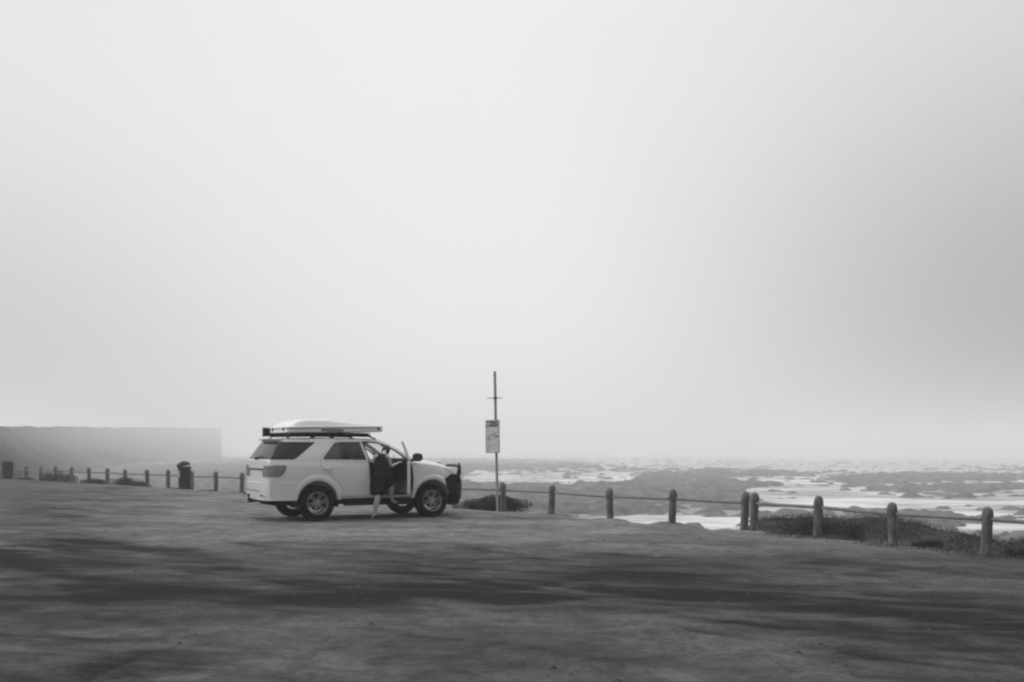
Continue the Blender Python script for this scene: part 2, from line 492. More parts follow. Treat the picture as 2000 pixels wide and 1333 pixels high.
# ------------------------------------------------------------------ headland on the left
def hill_row(a, k):
    """a 0..1 along (left to right), k row"""
    px = -1100 + 1530 * a
    q = max(0, px / 430.0)
    Db = 72 + 600 * q; Dc = 230 + 1150 * q
    base_y = 936 - 30 * q
    top = 833 + 4 * q; bench = top + 11 - 3 * q
    rows_ = [(None, Db * 0.8 - 10, -7.2), (base_y, Db, None)]
    for j in range(1, 12):
        t_ = j / 12.0
        rows_.append((base_y + (bench - base_y) * t_, Db + (Dc - Db) * (t_ ** (2.3 - 1.1 * q)), None))
    rows_ += [(bench, Dc, None), (bench - 1.2, Dc + 9, None), (top, Dc + 22, None), (None, Dc + 50, 'same'), (None, Dc + 90, -7.2)]
    return px, rows_
bm = bmesh.new(); cols = []
NA = 240
for i in range(NA + 1):
    a = i / NA
    px, rs = hill_row(a, 0)
    col = []; last = 0
    for j, (py, D, z) in enumerate(rs):
        if py is None:
            zz = last - 0.4 if z == 'same' else z
            p = Vector((ray(px, 880)[0] * D, D, zz))
        else:
            nn = fbm(px * 0.02, j * 0.4, 1.0, 4, 3.3)
            amp = 6.0 if 1 < j < 12 else (4.5 if j == 15 else 0.3)
            if j == 15: nn = fbm(px * 0.06, 1.0, 1.0, 5, 3.3)
            p = at(px + (5 * fbm(j * 0.7, 0, 1, 2) if i == NA else 0), py + nn * amp, D)
        last = p.z
        col.append(p)
    cols.append(col)
endc = [Vector((p.x + 0.6 + 0.3 * (k % 2), p.y + 1, -7.2)) for k, p in enumerate(cols[-1])]
vcols = [[bm.verts.new(p) for p in c] for c in cols] + [[bm.verts.new(p) for p in endc]]
nr = len(vcols[0])
for A, B in zip(vcols, vcols[1:]):
    for j in range(nr - 1):
        f = bm.faces.new((A[j], B[j], B[j + 1], A[j + 1]))
        if j == 13 and B is not vcols[-1]: f.material_index = 1
M_track = mat('pale_coast_road', 0.32, 0.9, var=0.2, scale=0.05)
hl = link('headland', bm, M_hill, None, 50, [M_hill, M_track]); tag(hl, kind='structure')

# ------------------------------------------------------------------ fences: concrete posts with a pipe rail
M_conc = mat('weathered_concrete', 0.12, 0.9, var=0.45, scale=9, bump=0.5, bscale=35, stretch=(1, 1, 0.4), spec=0.2)
M_pipe = mat('galvanised_pipe', 0.17, 0.75, metal=0.0, var=0.2, scale=5)
def post_bm(var=0):
    bm = bmesh.new()
    prof = [(0.0, -0.35), (0.105, -0.35), (0.103, 0.60), (0.099, 0.71), (0.112, 0.735), (0.113, 0.80), (0.108, 0.86), (0.092, 0.91), (0.062, 0.95), (0.03, 0.967), (0, 0.97)]
    add_lathe(bm, prof, 20)
    add_tube(bm, [(-0.001, -0.125, 0.70), (-0.001, 0.125, 0.70)], 0.045, 10)
    bmesh.ops.subdivide_edges(bm, edges=[e for e in bm.edges if e.calc_length() > 0.25], cuts=9, use_grid_fill=True)
    for v in bm.verts:
        n_ = Vector((v.co.x, v.co.y, 0))
        k = noise.noise(v.co * 9 + Vector((var * 7.7, 0, 0))); k2 = noise.noise(v.co * 26 + Vector((0, var * 3.3, 0)))
        if n_.length > 0.02: v.co += n_.normalized() * (0.006 * k + (0.004 * k2) - (0.016 if k2 > 0.42 else 0))
    return bm
post_me = None
def fence(pts, label, zs, raw_z):
    global post_me
    base = Vector((pts[0].x, pts[0].y, lot_z(pts[0].x, pts[0].y, 0)))
    root = empty('post_and_rail_fence', base)
    tag(root, label, 'fence', 'concrete post and rail fences along the lot edge')
    tops = []
    for i, p in enumerate(pts):
        if post_me is None: post_me = []
        if len(post_me) < 5:          # five differently worn castings
            o = link('post', post_bm(len(post_me)), M_conc, root, 50); post_me.append(o.data)
        else:
            o = bpy.data.objects.new('post', post_me[(i * 7 + i // 3) % 5]); COL.objects.link(o); o.parent = root
        zb = -0.45 + 0.02 * math.sin(i * 2.3)
        o.location = Vector((p.x, p.y, zb)) - base
        o.rotation_euler = (R(2.0) * math.sin(i * 1.7), R(2.0) * math.cos(i * 2.9), i * 1.1); o.scale = (1 + 0.05 * math.sin(i * 3.1), 1 + 0.05 * math.sin(i * 3.1), 1 + 0.02 * math.cos(i * 5.3))
        tops.append(Vector((p.x, p.y, zb + 0.70)) - base)
    for i, (a, b_) in enumerate(zip(tops, tops[1:])):
        bm = bmesh.new()
        d = (b_ - a).normalized()
        sag = Vector((0, 0, -0.003))
        add_tube(bm, [a + d * 0.09, a.lerp(b_, 0.5) + sag, b_ - d * 0.085], 0.043, 10)
        link('rail', bm, M_pipe, root, 40)
    return root
for k_ in range(0):
    pass
fence(run_a, 'short fence run of larger round-headed posts right of the double post', None, None)
fence(run_b, 'long left fence run of round-headed posts passing behind the car', None, None)

# ------------------------------------------------------------------ shrubs
M_leaf = mat('dark_coastal_foliage', 0.035, 0.85, var=0.6, scale=3, spec=0.08)
M_leaf2 = mat('dry_grey_foliage', 0.085, 0.85, var=0.4, scale=3, spec=0.2)
M_twig = mat('bare_twig', 0.06, 0.9)
def shrub(loc, rx, ry, h, label, n=900, leaf=0.035, tuft=0.25, seed=1, m_=None, up=0.0):
    rnd = random.Random(seed)
    root = empty('shrub', loc); tag(root, label, 'shrub', 'low coastal shrubs along the fence')
    bm = bmesh.new(); lobes = []
    for k in range(int(6 + rx * 5)):
        a = rnd.uniform(0, 6.28); r = rnd.random() ** 0.6
        lobes.append((math.cos(a) * r * rx * 0.8, math.sin(a) * r * ry * 0.8, h * (0.25 + 0.45 * (1 - r * 0.8) * rnd.uniform(0.6, 1.15)), rnd.uniform(0.35, 0.6)))
    n = int(n * 2.4); leaf *= 0.55
    for _ in range(n):
        lx, ly, lz, lr = rnd.choice(lobes)
        v = Vector((rnd.gauss(0, 1), rnd.gauss(0, 1), rnd.gauss(0, 1))).normalized() * (rnd.random() ** 0.4)
        p = Vector((lx + v.x * rx * lr, ly + v.y * ry * lr, lz + v.z * h * 0.42 * (1 + tuft * rnd.random())))
        if p.z < -0.02: p.z = rnd.uniform(0, 0.08)
        d = Vector((rnd.gauss(0, 1), rnd.gauss(0, 1), rnd.gauss(up, 1))).normalized(); s_ = leaf * rnd.uniform(0.6, 1.5)
        e = d.cross(Vector((rnd.gauss(0, 1), rnd.gauss(0, 1), rnd.gauss(0, 1)))).normalized()
        q = [p - d * s_ * 1.3, p + e * s_ * 0.42, p + d * s_ * 1.3, p - e * s_ * 0.42]
        bm.faces.new([bm.verts.new(c) for c in q])
    link('foliage', bm, m_ or M_leaf, root)
    bm = bmesh.new()
    for k in range(14):
        a = rnd.uniform(0, 6.28); lx, ly, lz, _ = rnd.choice(lobes)
        add_tube(bm, [(lx * 0.2, ly * 0.2, -0.05), (lx * 0.7, ly * 0.7, lz * 0.6), (lx + rnd.uniform(-.1, .1), ly + rnd.uniform(-.1, .1), lz + h * rnd.uniform(0.2, 0.55))], [0.012, 0.008, 0.004], 5)
    link('stem', bm, M_twig, root)
    return root
def ground_at(px, py, z=-0.45):
    p = on_z(px, py, z); return Vector((p.x, p.y, lot_z(p.x, p.y, rough=False) - 0.03))
shrub(ground_at(972, 996), 1.35, 0.6, 0.55, 'dark mound of shrub at the foot of the sign pole, beside the car nose', 7500, 0.04, seed=3)
shrub(ground_at(1035, 999), 0.55, 0.4, 0.20, 'thin low shrub trailing right from the sign pole towards the next post', 900, 0.035, seed=4)
shrub(Vector((7.55, 24.9, -0.62)), 0.95, 0.6, 0.62, 'twiggy dark shrub behind the fence just right of the double post', 2600, 0.03, 0.8, seed=5, up=0.5)
shrub(Vector((8.15, 24.0, -0.55)), 0.40, 0.4, 0.45, 'small dark shrub against the right side of the second right-hand post', 900, 0.03, 0.6, seed=6, up=0.5)
shrub(Vector((9.25, 22.05, -0.56)), 0.45, 0.3, 0.20, 'low flat shrub at the foot of the second post from the right edge', 900, 0.03, seed=7)
shrub(Vector((10.42, 20.1, -0.56)), 0.55, 0.35, 0.22, 'low shrub right of the rightmost fence post', 1100, 0.03, seed=8)
LS = [(112, 931, 0.95, 0.75, 'bushy shrub standing in front of the fourth post from the left bin', 11, 1500),
      (178, 940, 0.7, 0.45, 'flat-topped shrub among the left posts, between two taller shrubs', 12, 900),
      (243, 944, 0.95, 0.62, 'rounded shrub around a post midway between the two bins', 13, 1200),
      (270, 951, 0.55, 0.36, 'small very dark shrub right in front of the lot edge, left of the tall bin', 14, 1000),
      (150, 946, 1.0, 0.16, 'dark strip of creeping shrub lying on the bare earth in front of the left posts', 15, 900),
      (45, 930, 0.8, 0.28, 'low shrub right beside the cropped bin at the left edge', 16, 700),
      (404, 960, 0.55, 0.16, 'tiny scrub tuft on the lot edge just right of the tall bin', 17, 450),
      (335, 957, 0.4, 0.16, 'tiny scrub tuft on the lot edge just left of the tall bin', 18, 350),
      (447, 962, 0.65, 0.12, 'flat scrub strip on the lot edge just behind the car tail', 19, 400)]
for px, py, r_, h_, lb, sd_, n_ in LS:
    D = DL(px) - (3.0 if sd_ == 15 else 0.7); p_ = at(px, 950, D)
    shrub(Vector((p_.x, p_.y, lot_z(p_.x, p_.y, rough=False) - 0.03)), r_, 0.5, h_, lb, n_, 0.06, seed=sd_)

# dry grass along the right edge of the lot
rnd = random.Random(5); bm = bmesh.new()
for k in range(4200):
    t_ = rnd.uniform(0.0, 1.0)
    a = run_a[0].lerp(run_a[4], t_); off = rnd.gauss(0.15, 0.42)
    if fbm(a.x, a.y + off, 0.9, 3, 77) < -0.06: continue
    x = a.x + off * 0.88 + rnd.uniform(-.1, .1); y = a.y + off * 0.46
    z = lot_z(x, y, rough=False); h_ = rnd.uniform(0.03, 0.10); dx = rnd.gauss(0, 0.04); dy = rnd.gauss(0, 0.04)
    bm.faces.new([bm.verts.new(c) for c in ((x - .006, y, z - .01), (x + .006, y, z - .01), (x + dx, y + dy, z + h_))])
gr = link('dry_grass', bm, M_leaf2); tag(gr, 'short dry grass along the lot edge under the right fence run', 'grass', kind='stuff')

# scrub creeping over the bank beyond the right fence run
rnd = random.Random(15); bm = bmesh.new()
k = 0
while k < 36000:
    t_ = rnd.uniform(-0.35, 1.0)
    a = run_a[0].lerp(run_a[4], t_); off = rnd.uniform(0.7, 5.2)
    x = a.x + off * 0.86 + rnd.uniform(-.3, .3); y = a.y + off * 0.50
    if fbm(x, y, 0.55, 3, 41) + 0.25 * fbm(x, y, 3, 2) < -0.02: k += 0.3; continue
    k += 1
    z = lot_z(x, y, rough=False) if k % 1 == 0 or True else 0
    p = Vector((x, y, z + rnd.random() ** 2 * 0.16)); s_ = rnd.uniform(0.010, 0.022)
    d = Vector((rnd.gauss(0, 1), rnd.gauss(0, 1), rnd.gauss(0.6, 1))).normalized(); e = d.cross(Vector((rnd.gauss(0, 1), rnd.gauss(0, 1), rnd.gauss(0, 1)))).normalized()
    bm.faces.new([bm.verts.new(c) for c in (p - d * s_, p + e * s_ * 0.5, p + d * s_, p - e * s_ * 0.5)])
sc_ = link('bank_scrub', bm, M_leaf); tag(sc_, 'dark low scrub covering the bank beyond the right fence run', 'ground cover', kind='stuff')

# loose pebbles
rnd = random.Random(9); bm = bmesh.new()
for k in range(12000):
    y = 6.2 + 20 * rnd.random() ** 1.7; x = rnd.uniform(-0.56, 0.56) * y
    if fdist(x, y) > -0.4: continue
    road_ = in_road(x, y)
    if road_ and rnd.random() < 0.6: continue
    if fbm(x, y, 0.7, 3, 55) < -0.05 + (0.1 if road_ else 0): continue
    s_ = rnd.uniform(0.004, 0.013) if rnd.random() < 0.97 else rnd.uniform(0.016, 0.034)
    z = (0.014 if road_ else lot_z(x, y)) - s_ * 0.15
    vs = [bm.verts.new((x + s_ * a * rnd.uniform(0.7, 1.7), y + s_ * b * rnd.uniform(0.7, 1.5), z + s_ * c * rnd.uniform(0.4, 0.9))) for a, b, c in ((1, 0, 0), (0, 1, 0), (-1, 0, 0), (0, -1, 0), (0.1, 0.1, 1), (0, 0, -1))]
    for a in range(4):
        bm.faces.new((vs[a], vs[(a + 1) % 4], vs[4])); bm.faces.new((vs[(a + 1) % 4], vs[a], vs[5]))
pb = link('pebbles', bm, mat('pebble', 0.055, 0.9, var=0.7, scale=9, spec=0.1), None, None); tag(pb, 'small loose pebbles scattered over the bare earth lot', 'pebbles', kind='stuff')
#PART2
# ------------------------------------------------------------------ the car (local: +x forward, +y left, z up, origin under the rear axle)
HEAD = R(31)
_a, _b = ray(620, 984)
near = Vector((_a * 21.6, 21.6, 0.045))
car_o = near + 0.92 * Vector((-math.sin(HEAD), math.cos(HEAD), 0))
car = empty('car', car_o, HEAD)
tag(car, 'white four wheel drive estate car parked on bare earth with its driver door open', 'car')

M_paint = mat('white_car_paint', 0.68, 0.32, spec=0.5, coat=0.6, var=0.03, scale=2)
M_trim = mat('black_plastic', 0.012, 0.65, spec=0.2)
M_steel = mat('black_powder_coat', 0.010, 0.55, spec=0.2)
M_tyre = mat('tyre_rubber', 0.010, 0.9, spec=0.1, bump=0.2, bscale=60)
M_alloy = mat('alloy_rim', 0.42, 0.35, metal=0.6, var=0.15, scale=6)
M_privacy = mat('privacy_glass', 0.008, 0.07, spec=0.45)
M_inner = mat('interior_trim', 0.020, 0.9, spec=0.1)
M_seat = mat('seat_fabric', 0.025, 0.9, spec=0.1)
M_under = mat('underbody', 0.008, 0.9, spec=0.05)
M_chrome = mat('chrome', 0.6, 0.12, metal=1.0)
M_mglass = mat('mirror_glass', 0.06, 0.15, metal=1.0)
M_lamp = mat('lamp_lens', 0.42, 0.08, spec=0.8, coat=0.5, var=0.25, scale=14)
M_tail = mat('tail_lamp_lens', 0.20, 0.08, spec=0.8, coat=0.5, var=0.5, scale=16)
M_plate = mat('number_plate_white', 0.5, 0.5)
def glassm(name, tint, dens):
    m = bpy.data.materials.new(name); m.use_nodes = True; t = m.node_tree; t.nodes.clear()
    o = t.nodes.new('ShaderNodeOutputMaterial'); mx = t.nodes.new('ShaderNodeMixShader'); tr = t.nodes.new('ShaderNodeBsdfTransparent'); gl = t.nodes.new('ShaderNodeBsdfGlossy')
    tr.inputs[0].default_value = (tint, tint, tint, 1); gl.inputs['Roughness'].default_value = 0.03
    lw = t.nodes.new('ShaderNodeFresnel'); lw.inputs[0].default_value = 1.45
    t.links.new(lw.outputs[0], mx.inputs[0]); t.links.new(tr.outputs[0], mx.inputs[1]); t.links.new(gl.outputs[0], mx.inputs[2]); t.links.new(mx.outputs[0], o.inputs[0])
    return m
M_clear = glassm('clear_glass', 0.96, 0); M_tint = glassm('tinted_glass', 0.24, 0)

KC = 12
def loft(rings, name='loft', b0=(-0.03, 0.9), b1=(0.06, 0.8)):
    bm = bmesh.new(); R_ = []
    for ring in rings: R_.append([bm.verts.new(p) for p in ring])
    n = len(R_[0])
    for A, B in zip(R_, R_[1:]):
        for k in range(n): bm.faces.new((A[k], A[(k + 1) % n], B[(k + 1) % n], B[k]))
    h = n // 2
    for ring, (B_, W_) in ((R_[0], b0), (R_[-1], b1)):     # gridded, gently bulging end caps
        rows_ = []
        for i in range(h + 1):
            a, b = ring[i], ring[(n - i) % n]
            if a is b: rows_.append([a] * (KC + 1)); continue
            row = [a]
            for k in range(1, KC):
                t = k / KC; c = a.co.lerp(b.co, t)
                c.x += B_ * (a.co.y ** 2 - c.y ** 2) / W_ ** 2
                row.append(bm.verts.new(c))
            row.append(b); rows_.append(row)
        for r0, r1 in zip(rows_, rows_[1:]):
            for k in range(KC):
                vs_ = []
                for v in (r0[k], r0[k + 1], r1[k + 1], r1[k]):
                    if v not in vs_: vs_.append(v)
                if len(vs_) > 2: bm.faces.new(vs_)
    bmesh.ops.remove_doubles(bm, verts=bm.verts[:], dist=1e-5)
    bmesh.ops.recalc_face_normals(bm, faces=bm.faces[:])
    me = bpy.data.meshes.new(name); bm.to_mesh(me); bm.free(); return me

def catm(pts, n):
    out = []
    P = [pts[0]] + list(pts) + [pts[-1]]
    for i in range(1, len(P) - 2):
        for k in range(n):
            t = k / n; a, b, c, d = (Vector(P[i - 1]), Vector(P[i]), Vector(P[i + 1]), Vector(P[i + 2]))
            out.append(0.5 * ((2 * b) + (c - a) * t + (2 * a - 5 * b + 4 * c - d) * t * t + (3 * b - a - 3 * c + d) * t ** 3))
    out.append(Vector(pts[-1])); return out

#          x      half width  zbottom  z shoulder  centre rise
ST = [(-1.06, 0.80, 0.52, 1.300, 0.010), (-1.03, 0.855, 0.50, 1.305, 0.012), (-0.95, 0.895, 0.48, 1.31, 0.014), (-0.75, 0.912, 0.47, 1.315, 0.015),
      (-0.3, 0.918, 0.46, 1.312, 0.02), (0.4, 0.920, 0.46, 1.305, 0.02), (1.2, 0.920, 0.46, 1.295, 0.02), (2.0, 0.918, 0.46, 1.29, 0.03),
      (2.3, 0.915, 0.46, 1.285, 0.05), (2.6, 0.912, 0.46, 1.262, 0.075), (2.9, 0.905, 0.47, 1.222, 0.085), (3.15, 0.893, 0.50, 1.165, 0.09),
      (3.35, 0.865, 0.52, 1.085, 0.095), (3.48, 0.81, 0.55, 1.00, 0.10), (3.56, 0.72, 0.58, 0.92, 0.10)]
def st_at(x):
    return [interp([(s_[0], s_[k]) for s_ in ST], x) for k in range(1, 5)]
sx = []
x = -1.06
cuts = [-1.06, -1.045, -1.03, -0.99, -0.95, -0.85] + [-0.75 + 0.1 * k for k in range(40)] + [3.25, 3.35, 3.42, 3.48, 3.52, 3.56]
cuts = sorted(set(round(c, 3) for c in cuts if c <= 3.56))
def body_ring(x, off=0.0, zin=0.0):
    wd, zb, zs, cr = st_at(x)
    wd -= off; zs -= off; zb += off
    half = [(0, zb), (wd * 0.5, zb), (wd - 0.12, zb), (wd - 0.035, zb + 0.02), (wd - 0.012, zb + 0.08), (wd - 0.012, 0.62 + 0 * zb), (wd - 0.002, 0.74), (wd, 0.86), (wd - 0.006, 0.98),
            (wd - 0.02, min(zb + (zs - zb) * 0.84, zs - 0.097)), (wd - 0.035, zs - 0.075), (wd - 0.052, zs - 0.03), (wd - 0.085, zs - 0.004), (wd - 0.15, zs + cr * 0.3), (wd * 0.55, zs + cr * 0.85), (0, zs + cr)]
    half = [(y, z if i < 5 or i > 8 else min(z, zs - 0.12 - 0.02 * (8 - i))) for i, (y, z) in enumerate(half)]
    def X(y): return x + 0.06 * (1 - (y / 0.8) ** 2) * sst(3.2, 3.56, x) - 0.03 * (1 - (y / 0.9) ** 2) * sst(-0.9, -1.06, x)
    return [(X(y), -y, z) for y, z in half] + [(X(y), y, z) for y, z in reversed(half[1:-1])]
lower = loft([body_ring(c) for c in cuts])
lower_in = loft([body_ring(c, 0.05) for c in cuts if -1.0 < c < 2.36])

XR = lambda z: -1.04 + 0.30 * max(0, z - 1.29) / 0.46 + (0.06 if z < 1.2 else 0.0)
XF = lambda z: interp([(1.20, 2.50), (1.33, 2.30), (1.42, 2.19), (1.50, 2.08), (1.59, 1.93), (1.66, 1.80), (1.71, 1.70), (1.76, 1.58), (1.80, 1.44), (1.85, 1.36)], z)
def green_mesh(off=0.0):
    rings = []
    NT = 34
    for k in range(NT + 1):
        t_ = k / NT
        zr = interp([(0, 1.775), (0.15, 1.80), (0.5, 1.815), (0.85, 1.81), (1, 1.80)], t_) - off
        wb = interp([(0, 0.80), (0.03, 0.835), (0.10, 0.862), (0.5, 0.872), (0.9, 0.868), (1, 0.83)], t_) - off
        wr = interp([(0, 0.60), (0.03, 0.64), (0.10, 0.665), (0.5, 0.69), (0.9, 0.66), (1, 0.62)], t_) - off
        half = [(0, 1.12), (wb * 0.6, 1.12), (wb, 1.12), (wb, 1.27), (wb - 0.012, 1.34), (wb + (wr - wb) * 0.36, 1.48), (wb + (wr - wb) * 0.66, 1.60), (wb + (wr - wb) * 0.90, 1.69), (wr, zr - 0.065), (wr - 0.035, zr - 0.025), (wr - 0.11, zr - 0.006), (wr * 0.5, zr), (0, zr + 0.006)]
        half = [(max(y, 0), z) for y, z in half]
        def X(y, z):
            xr, xf = XR(z) + off * 1.2, XF(min(z + off, 1.84)) - off * 1.4
            q = 1 - (abs(y) / 0.8) ** 2
            xx = xr + (xf - xr) * t_
            return xx + 0.13 * q * sst(0.8, 1, t_) - 0.05 * q * sst(0.12, 0, t_)
        rings.append([(X(y, z), -y, z) for y, z in half] + [(X(y, z), y, z) for y, z in reversed(half[1:-1])])
    return loft(rings, 'g', (-0.05, 0.8), (0.13, 0.8))
green = green_mesh(); green_in = green_mesh(0.045)
outer = csg(lower, green, 'UNION')
inner = csg(lower_in, green_in, 'UNION')
shell = csg(outer.copy(), inner, 'DIFFERENCE')
P = prism_mesh
def cyl(x, z, r, y0, y1, seg=48):
    return P([(x + r * math.cos(2 * math.pi * k / seg), z + r * math.sin(2 * math.pi * k / seg)) for k in range(seg)], y0, y1)
for wx in (0.0, 2.77):
    for s_ in (-1, 1):
        a_, b_ = sorted((s_ * 0.55, s_ * 1.2))
        for j_ in range(6):          # the exact solver can fail on a near-coplanar cut: check and nudge
            res = csg(shell.copy(), cyl(wx + 0.0007 * j_, 0.41 + 0.0004 * j_, 0.475 + 0.0006 * j_, a_, b_, 48 + j_), 'DIFFERENCE')
            if len(res.vertices) > 100 and min(v.co.z for v in res.vertices) > 0.40: break
        else: print('WHEEL CUT FAILED', wx, s_)
        shell = res

# glass layer: a thin skin just under the outer surface
green_g1 = green_mesh(0.010); green_g2 = green_mesh(0.016)
gskin = csg(green_g1, green_g2, 'DIFFERENCE')
green_p1 = green_mesh(-0.003); gskin_out = csg(green_p1, green_mesh(0.004), 'DIFFERENCE')

rear_quarter = round_poly([(-1.4, 1.335), (-0.50, 1.335), (0.02, 1.715), (-1.4, 1.715)], [0, .07, .05, 0])
rear_win = round_poly([(0.13, 1.335), (0.165, 1.40), (0.44, 1.70), (0.56, 1.725), (1.055, 1.725), (1.15, 1.325)], [.04, .1, .08, .08, .03, .02])
front_win = round_poly([(1.235, 1.33), (1.135, 1.725), (1.44, 1.725), (1.80, 1.575), (2.13, 1.35)], [.03, .03, .12, .10, .05])
front_door = round_poly([(1.215, .53), (1.20, 1.32), (1.09, 1.745), (1.49, 1.745), (1.86, 1.585), (2.20, 1.345), (2.27, 1.20), (2.30, .9), (2.24, .53)], [.08, .02, .04, .14, .1, .05, .1, .2, .1])
rear_door = round_poly([(0.62, .53), (0.50, .80), (0.30, 1.02), (0.08, 1.16), (0.07, 1.36), (0.40, 1.735), (0.55, 1.765), (1.075, 1.745), (1.185, 1.32), (1.20, .53)], [.06, .2, .2, .1, .08, .12, .1, .03, .02, .06])
def shrink(poly, d):
    c = Vector((sum(p[0] for p in poly) / len(poly), sum(p[1] for p in poly) / len(poly)))
    out = []
    n = len(poly)
    for i in range(n):
        a, b, p = Vector(poly[i - 1]), Vector(poly[(i + 1) % n]), Vector(poly[i])
        t_ = (b - a).normalized(); nrm = Vector((t_.y, -t_.x))
        if nrm.dot(c - p) < 0: nrm = -nrm
        q = p + nrm * d; out.append((q.x, q.y))
    return out
P = prism_mesh
def both(poly): return P(poly, -1.3, 1.3)
body = shell.copy()
body = csg(body, both(rear_door), 'DIFFERENCE')
body = csg(body, both(front_door), 'DIFFERENCE')
body = csg(body, both(round_poly([(-0.97 + 0.3 * 0.12, 1.345), (-0.52, 1.345), (-0.01, 1.70), (-0.72, 1.70)], .04)), 'DIFFERENCE')
# windscreen and rear window openings
body = csg(body, P(round_poly([(-0.70, 1.36), (0.70, 1.36), (0.57, 1.735), (-0.57, 1.735)], .08), 1.2, 3.0, 'x'), 'DIFFERENCE')
def side(me, sgn):
    bm = bmesh.new(); bm.from_mesh(me)
    bmesh.ops.delete(bm, geom=[v for v in bm.verts if v.co.y * sgn < 0], context='VERTS')
    m_ = bpy.data.meshes.new('s'); bm.to_mesh(m_); bm.free(); return m_
link('body', body, M_paint, car, 28)

arch_hole = lambda me: csg(me, cyl(0, 0.41, 0.475, -1.3, 1.3), 'DIFFERENCE')
rd_me = csg(csg(shell.copy(), both(shrink(rear_door, .005)), 'INTERSECT'), both(rear_win), 'DIFFERENCE')
fd_me = csg(csg(shell.copy(), both(shrink(front_door, .005)), 'INTERSECT'), both([(0.9, 1.325), (0.9, 2.2), (2.6, 2.2), (2.6, 1.325)]), 'DIFFERENCE')
rw_me = csg(gskin.copy(), both(shrink(rear_win, -.012)), 'INTERSECT')
fw_me = csg(gskin.copy(), both(shrink(front_win, -.012)), 'INTERSECT')
ws_me = csg(gskin.copy(), P(round_poly([(-0.71, 1.345), (0.71, 1.345), (0.58, 1.75), (-0.58, 1.75)], .08), 1.25, 3.0, 'x'), 'INTERSECT')
rq_me = csg(gskin_out, both(rear_quarter), 'INTERSECT')

def handle_bm():
    bm = bmesh.new(); add_tube(bm, [(-0.09, 0, 0), (-0.085, -0.035, 0.0), (0, -0.045, 0.002), (0.085, -0.035, 0), (0.09, 0, 0)], [0.010, 0.014, 0.016, 0.014, 0.010], 8)
    return bm
def flip_y(me):
    me = me.copy(); me.transform(Matrix.Diagonal((1, -1, 1, 1))); me.flip_normals(); return me
hd_me = None
for sgn in (-1, 1):
    d = link('rear_door', side(rd_me, sgn), M_paint, car, 28)
    gl = link('window', side(rw_me, sgn), M_tint, d, 28)
    h_ = handle_bm(); 
    for v in h_.verts: v.co = Vector((v.co.x + 0.22, sgn * (0.905 - v.co.y), v.co.z + 1.14))
    link('handle', h_, M_paint, d, 50)
def side_y(z):  # half width of the skin at a height
    return interp([(0.5, 0.90), (0.86, 0.915), (1.2, 0.895), (1.30, 0.86), (1.48, 0.805), (1.60, 0.76), (1.69, 0.72), (1.76, 0.69)], z)
# driver door (near side), swung open about its front edge
hinge = Vector((2.255, -0.895, 0))
for sgn in (-1, 1):
    me = side(fd_me, sgn); gw = side(fw_me, sgn)
    pv = Vector((hinge.x, sgn * 0.895, 0))
    me.transform(Matrix.Translation(-pv)); gw.transform(Matrix.Translation(-pv))
    d = link('front_door', me, M_paint, car, 28); d.location = pv
    g2 = link('window', gw, M_clear, d, 28)
    fr = [(a, b_) for a, b_ in shrink(front_door, .022) if b_ > 1.26]
    k0 = max(range(len(fr)), key=lambda i: (Vector(fr[i]) - Vector(fr[i - 1])).length); fr = fr[k0:] + fr[:k0]
    bm = bmesh.new(); add_tube(bm, [Vector((a, sgn * (side_y(b_) - 0.03), b_)) - pv for a, b_ in fr], 0.024, 8)
    link('window_frame', bm, M_paint, d, 60)
    # inner trim card
    bm = bmesh.new()
    card = round_poly([(1.232, .56), (1.225, 1.30), (2.20, 1.30), (2.255, .9), (2.21, .56)], .06)
    A = [bm.verts.new((a - pv.x, sgn * (0.855) - pv.y, min(b_, 1.30))) for a, b_ in card]; B = [bm.verts.new((a - pv.x, sgn * (0.785) - pv.y, min(b_, 1.28))) for a, b_ in card]
    bm.faces.new(A); bm.faces.new(list(reversed(B)))
    for i in range(len(A)): bm.faces.new((A[i], B[i], B[(i + 1) % len(A)], A[(i + 1) % len(A)]))
    bmesh.ops.recalc_face_normals(bm, faces=bm.faces[:])
    link('inner_shell', bm, M_paint, d, 40)
    bm = bmesh.new(); add_box(bm, (-0.52, sgn * 0.778 - pv.y, 0.93), (0.88, 0.014, 0.62), 0.006); link('door_trim', bm, M_inner, d, 40)
    h_ = handle_bm()
    for v in h_.verts: v.co = Vector((v.co.x - 0.87, sgn * (0.912 - v.co.y) - pv.y, v.co.z + 1.13))
    link('handle', h_, M_paint, d, 50)
    # mirror
    bm = bmesh.new()
    r_ = bmesh.ops.create_uvsphere(bm, u_segments=20, v_segments=12, radius=1.0)
    for v in bm.verts:
        c = v.co; sq = lambda q: math.copysign(abs(q) ** 0.78, q)
        v.co = Vector((sq(c.x) * 0.075 - 0.02, sgn * (0.125 + sq(c.y) * 0.118), 1.385 + sq(c.z) * 0.095))
    mi = link('mirror', bm, M_trim, d, 60)
    bm = bmesh.new(); add_box(bm, (-0.089, sgn * 0.128, 1.385), (0.010, 0.15, 0.11), 0.004); link('mirror_glass', bm, M_mglass, mi)
    bm = bmesh.new(); add_tube(bm, [(-0.03, sgn * -0.03, 1.32), (-0.02, sgn * 0.05, 1.33)], 0.03, 8); link('bracket', bm, M_trim, mi, 50)
    if sgn < 0:
        d.rotation_euler = (0, 0, R(65)); tag(d, 'driver door standing open')
link('windscreen', ws_me, M_clear, car, 28)
link('rear_window', rq_me, M_privacy, car, 28)
